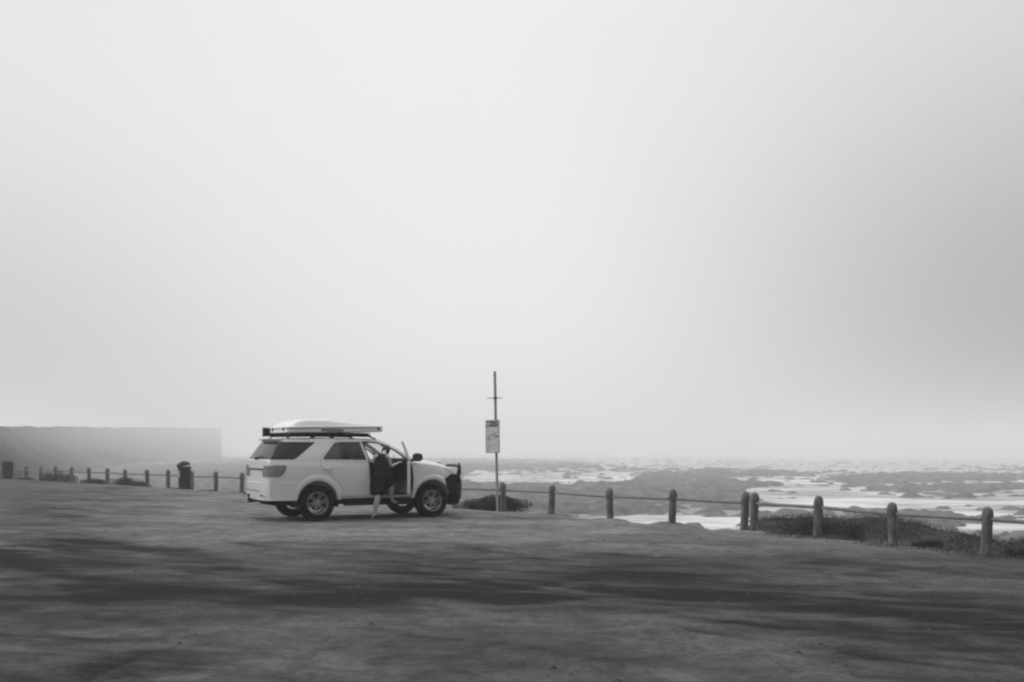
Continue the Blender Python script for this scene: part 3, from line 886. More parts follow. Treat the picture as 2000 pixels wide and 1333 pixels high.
# rubber seals round the open doorway
bm = bmesh.new(); pl = [Vector((a, -1 * 0, b_)) for a, b_ in shrink(front_door, .03)]
pl = [Vector((p.x, -(side_y(p.z) - 0.035), p.z)) for p in pl]; pl.append(pl[0])
add_tube(bm, pl, 0.012, 6, False); link('door_seal', bm, M_trim, car, 60)

# wheel arch flares
def flare(wx, r0, r1, a0, a1, yo, name='wheel_arch_flare'):
    for sgn in (-1, 1):
        bm = bmesh.new(); rings = []
        n = 30
        for k in range(n + 1):
            a = a0 + (a1 - a0) * k / n; c, s_ = math.cos(a), math.sin(a)
            ww = interp([(0, 0.4), (0.12, 1), (0.88, 1), (1, 0.4)], k / n)
            pr = [(r0 - 0.012, yo - 0.09), (r0 - 0.012, yo + 0.030), (r0 + 0.01, yo + 0.042), (r0 + (r1 - r0) * 0.55, yo + 0.034), (r1 - 0.012, yo + 0.012), (r1, yo - 0.02)]
            rings.append([bm.verts.new((wx + c * (r0 + (r - r0) * ww), sgn * y_, max(0.41 + s_ * (r0 + (r - r0) * ww), 0.455))) for r, y_ in pr])
        for A, B in zip(rings, rings[1:]):
            for i in range(len(A) - 1):
                bm.faces.new((A[i], A[i + 1], B[i + 1], B[i]))
        bmesh.ops.recalc_face_normals(bm, faces=bm.faces[:])
        link(name, bm, M_paint, car, 45)
flare(0.0, 0.475, 0.615, R(2), R(182), 0.90)
flare(2.77, 0.475, 0.60, R(43), R(178), 0.885)

# wheel wells and underbody
bm = bmesh.new()
add_box(bm, (1.25, 0, 0.42), (4.2, 1.05, 0.18), 0.02)
add_box(bm, (1.38, 0, 0.50), (1.7, 1.70, 0.06), 0.01)
add_box(bm, (-0.75, 0, 0.50), (0.5, 1.6, 0.10), 0.01)
link('underbody', bm, M_under, car)
for wx in (0.0, 2.77):
    for sgn in (-1, 1):
        bm = bmesh.new(); n = 24; rings = []
        for k in range(n + 1):
            a = R(-14) + R(208) * k / n
            rings.append([bm.verts.new((wx + 0.485 * math.cos(a), sgn * y_, 0.41 + 0.485 * math.sin(a))) for y_ in (0.895, 0.53)])
        for A, B in zip(rings, rings[1:]): bm.faces.new((A[0], A[1], B[1], B[0]))
        bm.faces.new([r_[1] for r_ in rings])
        bmesh.ops.recalc_face_normals(bm, faces=bm.faces[:])
        link('wheel_well', bm, M_under, car)
# cabin floor
bm = bmesh.new()
add_box(bm, (0.75, 0, 0.555), (3.0, 1.68, 0.03)); link('cabin_floor', bm, M_inner, car)
bm = bmesh.new(); add_box(bm, (2.42, 0, 0.80), (0.04, 1.6, 0.55)); link('firewall', bm, M_inner, car)

# wheels
def wheel(parent, x, y, sgn, name='wheel', steer=0.0):
    wroot = bpy.data.objects.new(name, None)
    MY = Matrix.Rotation(R(90) * sgn, 4, 'X')   # local Z -> outwards
    bm = bmesh.new()
    prof = [(0.235, -0.10), (0.30, -0.122), (0.345, -0.128), (0.368, -0.118), (0.384, -0.095), (0.387, -0.05), (0.388, 0), (0.387, 0.05), (0.384, 0.095), (0.368, 0.118), (0.345, 0.128), (0.30, 0.122), (0.235, 0.10), (0.225, 0.0)]
    add_lathe(bm, prof, 48, None, True)
    # tread blocks
    for k in range(56):
        a = 2 * math.pi * k / 56
        for zz in (-0.062, 0.0, 0.062):
            rot = Matrix.Rotation(a + (0.03 if zz else -0.02), 3, 'Z')
            add_box(bm, rot @ Vector((0.389, 0, zz)), (0.006, 0.028, 0.052), 0, rot)
    bm.transform(Matrix.Rotation(-R(90) * sgn * -1, 4, 'X')); bm.normal_update()
    ty = link('wheel', bm, M_tyre, parent, 40); ty.location = (x, y, 0.385); ty.rotation_euler = (0, 0, steer)
    bm = bmesh.new()
    add_lathe(bm, [(0.236, 0.095), (0.244, 0.112), (0.238, 0.118), (0.228, 0.108), (0.222, 0.06), (0.205, -0.06), (0.225, -0.10)], 48)
    hub = [(0.0, 0.098), (0.032, 0.096), (0.036, 0.088), (0.070, 0.082), (0.080, 0.05), (0.07, 0.02)]
    add_lathe(bm, hub, 24)
    for k in range(6):
        for dd in (-1, 1):
            a = 2 * math.pi * k / 6 + 0.25
            rot = Matrix.Rotation(a, 3, 'Z'); 
            p0 = rot @ Vector((0.05, dd * 0.016, 0.085)); p2 = rot @ Vector((0.229, dd * 0.036, 0.100))
            add_tube(bm, [p0, p2], [0.013, 0.013], 6)
    bm.transform(Matrix.Rotation(R(90) * sgn, 4, 'X'))
    link('rim', bm, M_alloy, ty, 40)
    bm = bmesh.new()
    add_lathe(bm, [(0, 0.035), (0.16, 0.035), (0.165, 0.015), (0, 0.012)], 32); bm.transform(Matrix.Rotation(R(90) * sgn, 4, 'X'))
    link('brake_disc', bm, M_under, ty, 40)
    bpy.data.objects.remove(wroot)
for wx in (0.0, 2.77):
    for sgn in (-1, 1):
        wheel(car, wx, sgn * 0.80, -sgn, steer=0.0)
bm = bmesh.new(); add_tube(bm, [(2.77, -0.72, 0.385), (2.77, 0.72, 0.385)], 0.05, 10); link('axle', bm, M_under, car, 50)
bm = bmesh.new(); add_tube(bm, [(0, -0.72, 0.385), (0, 0.72, 0.385)], 0.05, 10)
r_ = bmesh.ops.create_uvsphere(bm, u_segments=14, v_segments=10, radius=0.15); bmesh.ops.translate(bm, verts=r_['verts'], vec=(0, 0, 0.385))
link('axle', bm, M_under, car, 50)

# rear bumper: swept round the tail
def sweep(plan, prof, name, m_, parent, smooth=35, cap=True):
    """plan: (x, y) polyline; prof: (outward offset, z) closed outline"""
    bm = bmesh.new(); rings = []
    n = len(plan)
    for i, p in enumerate(plan):
        a = Vector(plan[max(i - 1, 0)]); b_ = Vector(plan[min(i + 1, n - 1)]); d = (b_ - a).normalized(); nr_ = Vector((d.y, -d.x))
        rings.append([bm.verts.new((p[0] + nr_.x * o_, p[1] + nr_.y * o_, z)) for o_, z in prof])
    k_ = len(prof)
    for A, B in zip(rings, rings[1:]):
        for j in range(k_): bm.faces.new((A[j], A[(j + 1) % k_], B[(j + 1) % k_], B[j]))
    if cap: bm.faces.new(rings[0]); bm.faces.new(list(reversed(rings[-1])))
    bmesh.ops.recalc_face_normals(bm, faces=bm.faces[:])
    return link(name, bm, m_, parent, smooth)
half = [(-0.50, 0.895), (-0.62, 0.90), (-0.75, 0.895), (-0.88, 0.875), (-0.97, 0.83), (-1.03, 0.75), (-1.065, 0.62), (-1.085, 0.40), (-1.09, 0.2), (-1.092, 0.0)]
plan = half + [(x, -y) for x, y in reversed(half[:-1])]
plan = [(p.x, p.y) for p in catm([(a, b_, 0) for a, b_ in plan], 3)]
sweep(list(reversed(plan)), [(-0.04, 0.455), (0.03, 0.46), (0.062, 0.52), (0.070, 0.60), (0.068, 0.72), (0.058, 0.79), (0.030, 0.825), (0.0, 0.835), (-0.04, 0.83)], 'rear_bumper', M_paint, car)
bm = bmesh.new()   # lower valance, tow bar
add_box(bm, (-0.98, 0, 0.44), (0.22, 1.3, 0.06), 0.02)
for y_ in (-0.62, 0.62): add_box(bm, (-1.158, y_, 0.56), (0.012, 0.16, 0.035), 0.004)
link('bumper_valance', bm, M_trim, car)
bm = bmesh.new(); add_box(bm, (-1.10, 0, 0.43), (0.28, 0.06, 0.06), 0.01); add_box(bm, (-1.22, 0, 0.44), (0.07, 0.14, 0.10), 0.015); add_tube(bm, [(-1.25, 0, 0.46), (-1.25, 0, 0.53)], 0.022, 8)
r_ = bmesh.ops.create_uvsphere(bm, u_segments=12, v_segments=8, radius=0.032); bmesh.ops.translate(bm, verts=r_['verts'], vec=(-1.25, 0, 0.55))
link('tow_bar', bm, M_steel, car, 50)
# tailgate seams, plate recess, garnish, lamps
tail_x = lambda y, z: -1.062 + 0.30 * max(0, z - 1.28) / 0.47
# tail lamps: outlined on the side (x, z), wrapping onto the tail
lamp_poly = round_poly([(-1.3, 1.19), (-0.70, 1.215), (-0.72, 1.10), (-0.80, 0.99), (-0.90, 0.955), (-1.3, 0.97)], [.01, .03, .05, .06, .04, .01])
big = []
for c in cuts:
    if c < 0.2: big.append(body_ring(c, -0.012))
big[0] = [(x_ - 0.014, y_, z_) for x_, y_, z_ in big[0]]
lampskin = csg(loft(big), loft([body_ring(c, 0.03) for c in cuts if -1.05 < c < 0.4]), 'DIFFERENCE')
lm = csg(lampskin, both(lamp_poly), 'INTERSECT')
for sgn in (-1, 1):
    a_, b_ = sorted((sgn * 0.50, sgn * 1.2))
    o_ = csg(lm.copy(), prism_mesh(round_poly([(sgn * 0.50, 0.96), (sgn * 0.47, 1.10), (sgn * 0.60, 1.20), (sgn * 1.2, 1.25), (sgn * 1.2, 0.93)], .03), -1.5, 0.0, 'x'), 'INTERSECT')
    lo = link('tail_lamp', o_, M_tail, car, 40)
    bm = bmesh.new(); add_box(bm, (-1.078, sgn * 0.62, 1.13), (0.012, 0.17, 0.035), 0.004); add_box(bm, (-1.078, sgn * 0.66, 1.03), (0.012, 0.12, 0.03), 0.004)
    link('reflector', bm, M_chrome, lo)
bm = bmesh.new()
add_box(bm, (-1.078, 0, 1.115), (0.05, 0.98, 0.035), 0.012)
link('tailgate_garnish', bm, M_trim, car)
bm = bmesh.new(); add_box(bm, (-1.068, 0, 1.02), (0.016, 0.60, 0.15), 0.006); o_ = link('plate_recess', bm, M_trim, car)
bm = bmesh.new(); add_box(bm, (-1.080, 0, 1.02), (0.008, 0.50, 0.112), 0.003); o_ = link('number_plate', bm, M_plate, car)
for k in range(8):
    y_ = 0.19 - 0.054 * k
    if k == 3: continue
    bm = bmesh.new()
    add_box(bm, (-1.085, y_, 1.02), (0.002, 0.010, 0.07)); add_box(bm, (-1.085, y_ - 0.014, 1.02 + (0.03 if k % 2 else -0.03)), (0.002, 0.026, 0.010)); add_box(bm, (-1.085, y_ - 0.014, 1.02), (0.002, 0.022, 0.009))
    link('plate_character', bm, M_trim, o_)
bm = bmesh.new()      # tailgate seam lines and bumper step groove
add_box(bm, (-1.066, -0.745, 1.12), (0.006, 0.006, 0.36)); add_box(bm, (-1.066, 0.745, 1.12), (0.006, 0.006, 0.36)); add_box(bm, (-1.068, 0, 0.865), (0.008, 1.36, 0.006))
link('tailgate_seam', bm, M_trim, car)
bm = bmesh.new(); add_tube(bm, [(-1.163, -0.5, 0.665), (-1.165, 0, 0.66), (-1.163, 0.5, 0.665)], 0.006, 6); link('bumper_groove', bm, M_trim, car)
bm = bmesh.new()      # round badge and handle on the tailgate
add_lathe(bm, [(0.045, 0), (0.055, 0.006), (0.045, 0.010)], 24, Matrix.Translation((-1.066, 0.0, 1.23)) @ Matrix.Rotation(R(-90), 4, 'Y'))
link('badge', bm, M_chrome, car)
# rear spoiler
bm = bmesh.new()
ring = []
for k in range(13):
    y_ = -0.62 + 1.24 * k / 12; q = 1 - (y_ / 0.62) ** 2 * 0.35
    ring.append([bm.verts.new(p) for p in ((-0.66, y_, 1.795), (-0.74 - 0.10 * q, y_, 1.792), (-0.79 - 0.12 * q, y_, 1.772), (-0.78 - 0.11 * q, y_, 1.760), (-0.72, y_, 1.735))])
for A, B in zip(ring, ring[1:]):
    for j in range(5): bm.faces.new((A[j], A[(j + 1) % 5], B[(j + 1) % 5], B[j]))
bm.faces.new(ring[0]); bm.faces.new(list(reversed(ring[-1]))); bmesh.ops.recalc_face_normals(bm, faces=bm.faces[:])
link('spoiler', bm, M_paint, car, 35)
bm = bmesh.new(); add_tube(bm, [(-1.08, 0.05, 1.345), (-1.065, -0.10, 1.38), (-1.05, -0.42, 1.40)], 0.011, 6); add_box(bm, (-1.075, 0.05, 1.35), (0.05, 0.09, 0.06), 0.012); link('rear_wiper', bm, M_trim, car, 50)

# roof rails, cross bars
for sgn in (-1, 1):
    bm = bmesh.new()
    add_tube(bm, [(-0.60, sgn * 0.615, 1.80), (-0.52, sgn * 0.615, 1.845), (0.4, sgn * 0.625, 1.862), (1.30, sgn * 0.61, 1.855), (1.47, sgn * 0.60, 1.80)], 0.018, 8)
    add_box(bm, (0.42, sgn * 0.622, 1.832), (0.10, 0.035, 0.05), 0.008)
    link('roof_rail', bm, M_trim, car, 50)
for x_ in (-0.15, 0.55, 1.22):
    bm = bmesh.new(); add_box(bm, (x_, 0, 1.893), (0.07, 1.44, 0.032), 0.010)
    for sgn in (-1, 1): add_box(bm, (x_, sgn * 0.618, 1.868), (0.11, 0.06, 0.045), 0.01)
    link('cross_bar', bm, M_steel, car, 40)

for sgn in (-1, 1):
    bm = bmesh.new(); add_box(bm, (0.44, sgn * 0.56, 1.868), (1.86, 0.05, 0.05), 0.012); link('rack_side', bm, M_steel, car, 40)
bm = bmesh.new(); add_box(bm, (0.44, 0, 1.874), (1.80, 1.08, 0.022), 0.006); link('rack_tray', bm, M_steel, car)
# side steps, mud flaps
for sgn in (-1, 1):
    bm = bmesh.new(); add_box(bm, (1.42, sgn * 0.895, 0.345), (1.62, 0.17, 0.055), 0.02)
    add_box(bm, (1.42, sgn * 0.83, 0.42), (1.66, 0.06, 0.12), 0.01)
    for x_ in (0.9, 1.9): add_box(bm, (x_, sgn * 0.72, 0.38), (0.05, 0.3, 0.04))
    link('side_step', bm, M_trim, car, 40)
# front end: bull bar and lower guard
def mirror_tube(pts, rad, name_bm):
    for sgn in (-1, 1): add_tube(name_bm, [(x_, sgn * y_, z_) for x_, y_, z_ in pts], rad, 12)
bm = bmesh.new()
pr_plan = [(2.98, 0.885), (3.12, 0.888), (3.25, 0.887), (3.40, 0.865), (3.54, 0.79), (3.64, 0.64), (3.69, 0.40), (3.71, 0.0)]
pp = pr_plan + [(x_, -y_) for x_, y_ in reversed(pr_plan[:-1])]
pp = [(p.x, p.y) for p in catm([(a, b_, 0) for a, b_ in pp], 3)]
sweep(list(reversed(pp)), [(-0.16, 0.36), (-0.02, 0.37), (0.02, 0.42), (0.03, 0.60), (0.035, 0.80), (0.0, 0.885), (-0.16, 0.89)], 'front_bumper', M_steel, car)
bm.free()
fb = [o for o in car.children if o.name.startswith('front_bumper')][0]
for a_, b_ in ((-1.2, -0.5), (0.5, 1.2)):
    fb.data = csg(fb.data, cyl(2.77, 0.41, 0.478, a_, b_), 'DIFFERENCE')
fb.data.name = 'front_bumper'; fb.data.materials.clear(); fb.data.materials.append(M_steel); bm = bmesh.new()
mirror_tube([(3.66, 0.44, 0.80), (3.74, 0.44, 1.0), (3.72, 0.46, 1.17), (3.66, 0.52, 1.225), (3.60, 0.66, 1.22), (3.52, 0.80, 1.17), (3.46, 0.865, 1.04), (3.44, 0.87, 0.90), (3.46, 0.85, 0.80)], 0.028, bm)
add_tube(bm, [(3.72, -0.44, 1.14), (3.76, -0.2, 1.18), (3.77, 0, 1.18), (3.76, 0.2, 1.18), (3.72, 0.44, 1.14)], 0.030, 12)
add_tube(bm, [(3.73, -0.44, 0.98), (3.77, 0, 0.99), (3.73, 0.44, 0.98)], 0.026, 12)
for sgn in (-1, 1):
    add_box(bm, (3.70, sgn * 0.40, 0.62), (0.03, 0.10, 0.62), 0.008)
add_box(bm, (3.66, 0, 0.40), (0.16, 0.9, 0.10), 0.03)
link('bull_bar', bm, M_steel, car, 50)
for sgn in (-1, 1):
    bm = bmesh.new(); add_box(bm, (2.77 + 0.50, sgn * 0.82, 0.50), (0.03, 0.22, 0.46), 0.01); add_box(bm, (3.38, sgn * 0.80, 0.40), (0.26, 0.12, 0.22), 0.03); link('bumper_wing', bm, M_steel, car)
    bm = bmesh.new(); add_box(bm, (-0.52, sgn * 0.83, 0.42), (0.02, 0.20, 0.22), 0.006); link('mud_flap', bm, M_trim, car)
for sgn in (-1, 1):
    a_, b_ = sorted((sgn * 0.74, sgn * 0.905))
    o_ = link('bumper_corner', P(round_poly([(3.06, .86), (3.27, 1.0), (3.38, .99), (3.52, .90), (3.52, .80), (3.1, .80)], .03), a_, b_), M_steel, car, 30)
# headlamps
hl_poly = round_poly([(3.10, 1.145), (3.28, 1.135), (3.47, 1.06), (3.6, 1.0), (3.6, 0.83), (3.42, 0.88), (3.22, 1.04)], [.01, .04, .05, .02, .02, .05, .04])
big2 = loft([body_ring(c, -0.010) for c in cuts if c > 2.8][:-1] + [[(x_ + 0.012, y_, z_) for x_, y_, z_ in body_ring(3.56, -0.010)]])
hm = csg(big2.copy(), both(hl_poly), 'INTERSECT')
for sgn in (-1, 1):
    o_ = csg(hm.copy(), prism_mesh([(sgn * 0.50, 0.8), (sgn * 1.2, 0.8), (sgn * 1.2, 1.3), (sgn * 0.50, 1.3)], 2.9, 4.0, 'x'), 'INTERSECT')
    link('headlamp', o_, M_lamp, car, 40)
bm = bmesh.new()
for k in range(5): add_box(bm, (3.585, 0, 0.84 + 0.045 * k), (0.03, 0.86, 0.018), 0.006)
add_box(bm, (3.565, 0, 0.93), (0.02, 0.92, 0.25), 0.01)
link('grille', bm, M_trim, car, 40)
bm = bmesh.new()
add_tube(bm, [(2.42, -0.02, 1.35), (2.24, -0.35, 1.42), (2.18, -0.60, 1.43)], 0.008, 6); add_tube(bm, [(2.44, 0.45, 1.34), (2.28, 0.2, 1.41)], 0.008, 6)
link('wiper', bm, M_trim, car)

# cabin
def seat(x, y, wd=0.50, hr=True, back_h=0.62):
    r0 = bmesh.new()
    add_box(r0, (x, y, 0.80), (0.50, wd, 0.14), 0.04); add_box(r0, (x, y, 0.66), (0.40, wd * 0.8, 0.18), 0.02)
    rot = Matrix.Rotation(R(-14), 3, 'Y')
    add_box(r0, (x - 0.30, y, 0.82 + back_h / 2), (0.13, wd, back_h), 0.045, rot)
    add_box(r0, (x - 0.385, y, 0.90 + back_h), (0.09, 0.26, 0.19), 0.04, rot)
    for dy in (-0.06, 0.06): add_tube(r0, [(x - 0.36, y + dy, 0.75 + back_h), (x - 0.385, y + dy, 0.86 + back_h)], 0.007, 6)
    return r0
for y_ in (-0.37, 0.37): link('front_seat', seat(1.55, y_), M_seat, car, 40)
for y_ in (-0.45, 0.0, 0.45): link('rear_seat', seat(0.62, y_, 0.44, True, 0.54), M_seat, car, 40)
bm = bmesh.new(); add_box(bm, (2.22, 0, 1.06), (0.36, 1.54, 0.34), 0.06); add_box(bm, (2.16, -0.37, 1.26), (0.22, 0.40, 0.09), 0.03); add_box(bm, (1.75, 0, 0.76), (0.9, 0.20, 0.26), 0.03)
link('dashboard', bm, M_inner, car, 40)
bm = bmesh.new()
Mw = Matrix.Translation((1.93, -0.37, 1.17)) @ Matrix.Rotation(R(-66), 4, 'Y')
pts = [Mw @ Vector((0.185 * math.cos(2 * math.pi * k / 28), 0.185 * math.sin(2 * math.pi * k / 28), 0)) for k in range(29)]
add_tube(bm, pts, 0.016, 8, False)
for a in (0.3, math.pi - 0.3, -math.pi / 2): add_tube(bm, [Mw @ Vector((0, 0, -0.02)), Mw @ Vector((0.18 * math.sin(a), 0.18 * math.cos(a) , 0))], 0.018, 6)
add_tube(bm, [Mw @ Vector((0, 0, 0)), Mw @ Vector((0, 0, -0.25))], 0.045, 10)
link('steering_wheel', bm, M_trim, car, 50)
bm = bmesh.new(); add_box(bm, (1.93, 0, 1.665), (0.03, 0.24, 0.065), 0.012); link('rear_view_mirror', bm, M_trim, car)

# ------------------------------------------------------------------ rooftop tent on the cross bars
def rloft(secs, name, m_, parent, sm=30):
    bm = bmesh.new(); rr = []
    for pts_ in secs: rr.append([bm.verts.new(p) for p in pts_])
    n_ = len(rr[0])
    for A, B in zip(rr, rr[1:]):
        for k in range(n_): bm.faces.new((A[k], A[(k + 1) % n_], B[(k + 1) % n_], B[k]))
    bm.faces.new(list(reversed(rr[0]))); bm.faces.new(rr[-1]); bmesh.ops.recalc_face_normals(bm, faces=bm.faces[:])
    return link(name, bm, m_, parent, sm)
tent = empty('roof_tent', car_o + Vector((0, 0, 1.91)), HEAD)
tag(tent, 'white hard shell roof tent strapped on the roof bars of the car', 'roof tent')
M_tent = mat('tent_shell_white', 0.74, 0.45, var=0.04, scale=3, coat=0.15)
tilt = 0.022
TX0, TX1, TW = -0.60, 1.66, 0.665
def trect(x0, x1, wd, z0, z1, r):
    out = []
    for cx, cy, a0 in ((x1 - r, wd - r, 0), (x0 + r, wd - r, 90), (x0 + r, -wd + r, 180), (x1 - r, -wd + r, 270)):
        for k in range(7):
            a = R(a0 + 15 * k); out.append((cx + r * math.cos(a), cy + r * math.sin(a), 0))
    return out
def tz(x): return tilt * (x - TX0)
def ring_at(x0, x1, wd, zf, r):
    return [(x, y, zf(x) + tz(x)) for x, y, _ in trect(x0, x1, wd, 0, 0, r)]
hump = lambda x: interp([(-0.6, 0.150), (-0.45, 0.225), (-0.3, 0.268), (-0.1, 0.285), (0.35, 0.280), (0.55, 0.255), (0.8, 0.225), (1.3, 0.190), (1.55, 0.172), (1.66, 0.150)], x)
rloft([ring_at(TX0 + .02, TX1 - .02, TW - .02, lambda x: 0.0, .12), ring_at(TX0, TX1, TW, lambda x: 0.012, .12), ring_at(TX0, TX1, TW, lambda x: 0.082, .12), ring_at(TX0 + .01, TX1 - .01, TW - .01, lambda x: 0.090, .12)], 'base_tray', M_tent, tent)
sec = [ring_at(TX0 + .01, TX1 - .01, TW - .01, lambda x: 0.100, .12), ring_at(TX0 - .012, TX1 + .012, TW + .012, lambda x: 0.104, .13), ring_at(TX0 - .012, TX1 + .012, TW + .012, lambda x: 0.128, .13)]
for f_, ins, sw in ((0.12, 0.010, 0.004), (0.5, 0.045, 0.02), (0.80, 0.085, 0.05), (0.94, 0.125, 0.09), (1.0, 0.20, 0.16)):
    sec.append([(x, y, 0.128 + max(0.0, hump(max(TX0, min(TX1, x))) - 0.128) * f_ * (1 if True else 0) + 0.012 * f_ + tz(x)) for x, y, _ in trect(TX0 + ins * 1.3, TX1 - ins * 0.6, TW - ins, 0, 0, .13)])
last = sec[-1]
top = []
def lid_top():
    bm = bmesh.new(); rr = []
    for pts_ in sec: rr.append([bm.verts.new(p) for p in pts_])
    n_ = len(rr[0])
    for A, B in zip(rr, rr[1:]):
        for k in range(n_): bm.faces.new((A[k], A[(k + 1) % n_], B[(k + 1) % n_], B[k]))
    bm.faces.new(list(reversed(rr[0])))
    # the top as strips across: left and right halves share x by index mirroring
    C = rr[-1]
    lf = C[:14]; rt = list(reversed(C[14:]))
    mid = []
    for a, b_ in zip(lf, rt):
        x = (a.co.x + b_.co.x) / 2
        mid.append(bm.verts.new((x, 0, 0.142 + max(0, hump(max(TX0, min(TX1, x))) - 0.128) + 0.012 + tz(x))))
    for i in range(13):
        for E_ in (lf, rt):
            try: bm.faces.new((E_[i], E_[i + 1], mid[i + 1], mid[i]))
            except ValueError: pass
    for E_ in ((lf[0], mid[0], rt[0]), (lf[-1], mid[-1], rt[-1])):
        try: bm.faces.new(E_)
        except ValueError: pass
    bmesh.ops.recalc_face_normals(bm, faces=bm.faces[:])
    return link('lid', bm, M_tent, tent, 40)
# finer outline so the hump is smooth along the sides
_tr = trect
def trect(x0, x1, wd, z0, z1, r):
    base = _tr(x0, x1, wd, z0, z1, r); c = [base[0:7], base[7:14], base[14:21], base[21:28]]
    n_ = 12
    ln = lambda p, q: [(p[0] + (q[0] - p[0]) * k / n_, p[1] + (q[1] - p[1]) * k / n_, 0) for k in range(1, n_)]
    # order: front-left corner -> rear-left -> rear-right -> front-right; start mid-front
    return c[0] + ln(c[0][-1], c[1][0]) + c[1] + c[2] + ln(c[2][-1], c[3][0]) + c[3]
sec = [ring_at(TX0 + .01, TX1 - .01, TW - .01, lambda x: 0.100, .12), ring_at(TX0 - .012, TX1 + .012, TW + .012, lambda x: 0.104, .13), ring_at(TX0 - .012, TX1 + .012, TW + .012, lambda x: 0.128, .13)]
for f_, ins in ((0.12, 0.010), (0.5, 0.040), (0.80, 0.075), (0.94, 0.115), (1.0, 0.19)):
    xr_ = ins * 1.9
    sec.append([(x, y, 0.128 + max(0.0, hump(max(TX0, min(TX1, x))) - 0.128) * f_ + 0.012 * f_ + tz(x)) for x, y, _ in trect(TX0 + xr_, TX1 - ins * 0.6, TW - ins, 0, 0, .13)])
def lid2():
    bm = bmesh.new(); rr = [[bm.verts.new(p) for p in pts_] for pts_ in sec]
    n_ = len(rr[0])
    for A, B in zip(rr, rr[1:]):
        for k in range(n_): bm.faces.new((A[k], A[(k + 1) % n_], B[(k + 1) % n_], B[k]))
    bm.faces.new(list(reversed(rr[0])))
    C = rr[-1]; h_ = n_ // 2; lf = C[:h_]; rt = list(reversed(C[h_:]))
    for i in range(h_ - 1):
        bm.faces.new((lf[i], lf[i + 1], rt[i + 1], rt[i]))
    bmesh.ops.recalc_face_normals(bm, faces=bm.faces[:])
    return link('lid', bm, M_tent, tent, 40)
lid2()
bm = bmesh.new(); add_box(bm, (0.42, -TW - 0.004, 0.050 + tz(0.42)), (0.52, 0.012, 0.045), 0.004)
link('side_label', bm, mat('grey_label', 0.16, 0.6), tent)
bm = bmesh.new()
add_box(bm, (1.52, -TW - 0.008, 0.075 + tz(1.52)), (0.05, 0.02, 0.05), 0.005); link('latch', bm, M_steel, tent)
for y_ in (-0.4, 0.35):
    bm = bmesh.new(); add_box(bm, (TX0 - 0.012, y_, 0.085), (0.03, 0.03, 0.07), 0.006); link('latch', bm, M_steel, tent)
bm = bmesh.new()
for y_ in (-0.45, 0.45): add_box(bm, (0.45, y_, -0.008 + 0.018), (1.9, 0.05, 0.02), 0.004)
add_box(bm, (0.38, 0, -0.004 + 0.012), (1.96, 1.18, 0.012), 0.003)
o_ = link('mounting_rail', bm, M_steel, tent)
awn = empty('awning', car_o, HEAD)
tag(awn, 'rolled black awning bag along the far side of the roof bars', 'awning')
bm = bmesh.new(); add_tube(bm, [(-0.66, 0.83, 1.945), (-0.64, 0.83, 1.945), (1.25, 0.83, 1.955), (1.27, 0.83, 1.955)], [0.085, 0.10, 0.10, 0.085], 16)
for v in bm.verts: v.co.y = 0.83 + (v.co.y - 0.83) * 0.75
link('bag', bm, M_trim, awn, 50)
bm = bmesh.new(); add_box(bm, (-0.665, 0.83, 1.945), (0.03, 0.16, 0.21), 0.02); link('end_cap', bm, M_steel, awn)
bm = bmesh.new()
bm.free()
for x_ in (-0.15, 1.22):
    bm = bmesh.new(); add_box(bm, (x_, 0.735, 1.893), (0.05, 0.06, 0.05), 0.006); link('bracket', bm, M_steel, awn)
# ------------------------------------------------------------------ sign on its tall pole
M_grey = mat('galvanised_pole', 0.28, 0.6, var=0.2, scale=4)
M_panel = mat('faded_sign_face', 0.78, 0.5, var=0.06, scale=4)
M_dark = mat('sign_print_dark', 0.10, 0.6); M_mid = mat('sign_print_grey', 0.24, 0.6)
SD = 33.4
foot = at(971, 985, SD); top = at(965.3, 726, SD)
foot.z = lot_z(foot.x, foot.y, rough=False) - 0.1
sign = empty('street_sign', foot)
tag(sign, 'tall slim pole with a narrow upright notice panel, rising beside a fence post', 'sign')
ax = (top - foot); up_ = ax.normalized()
def along(z): return ax * ((z - foot.z) / ax.z)      # local point on the pole at world height z
hgt = lambda py: at(968, py, SD).z
bm = bmesh.new(); add_tube(bm, [(0, 0, 0), ax], 0.047, 14); link('pole', bm, M_grey, sign, 50)
bm = bmesh.new(); c_ = along(hgt(778))
add_tube(bm, [c_ + Vector((-0.30, -0.05, -0.006)), c_ + Vector((0.0, -0.062, 0.0)), c_ + Vector((0.24, -0.05, 0.012))], [0.010, 0.016, 0.010], 6)
add_box(bm, c_ + Vector((0.0, -0.01, 0)), (0.13, 0.12, 0.07), 0.012)
link('cross_bracket', bm, M_dark, sign)
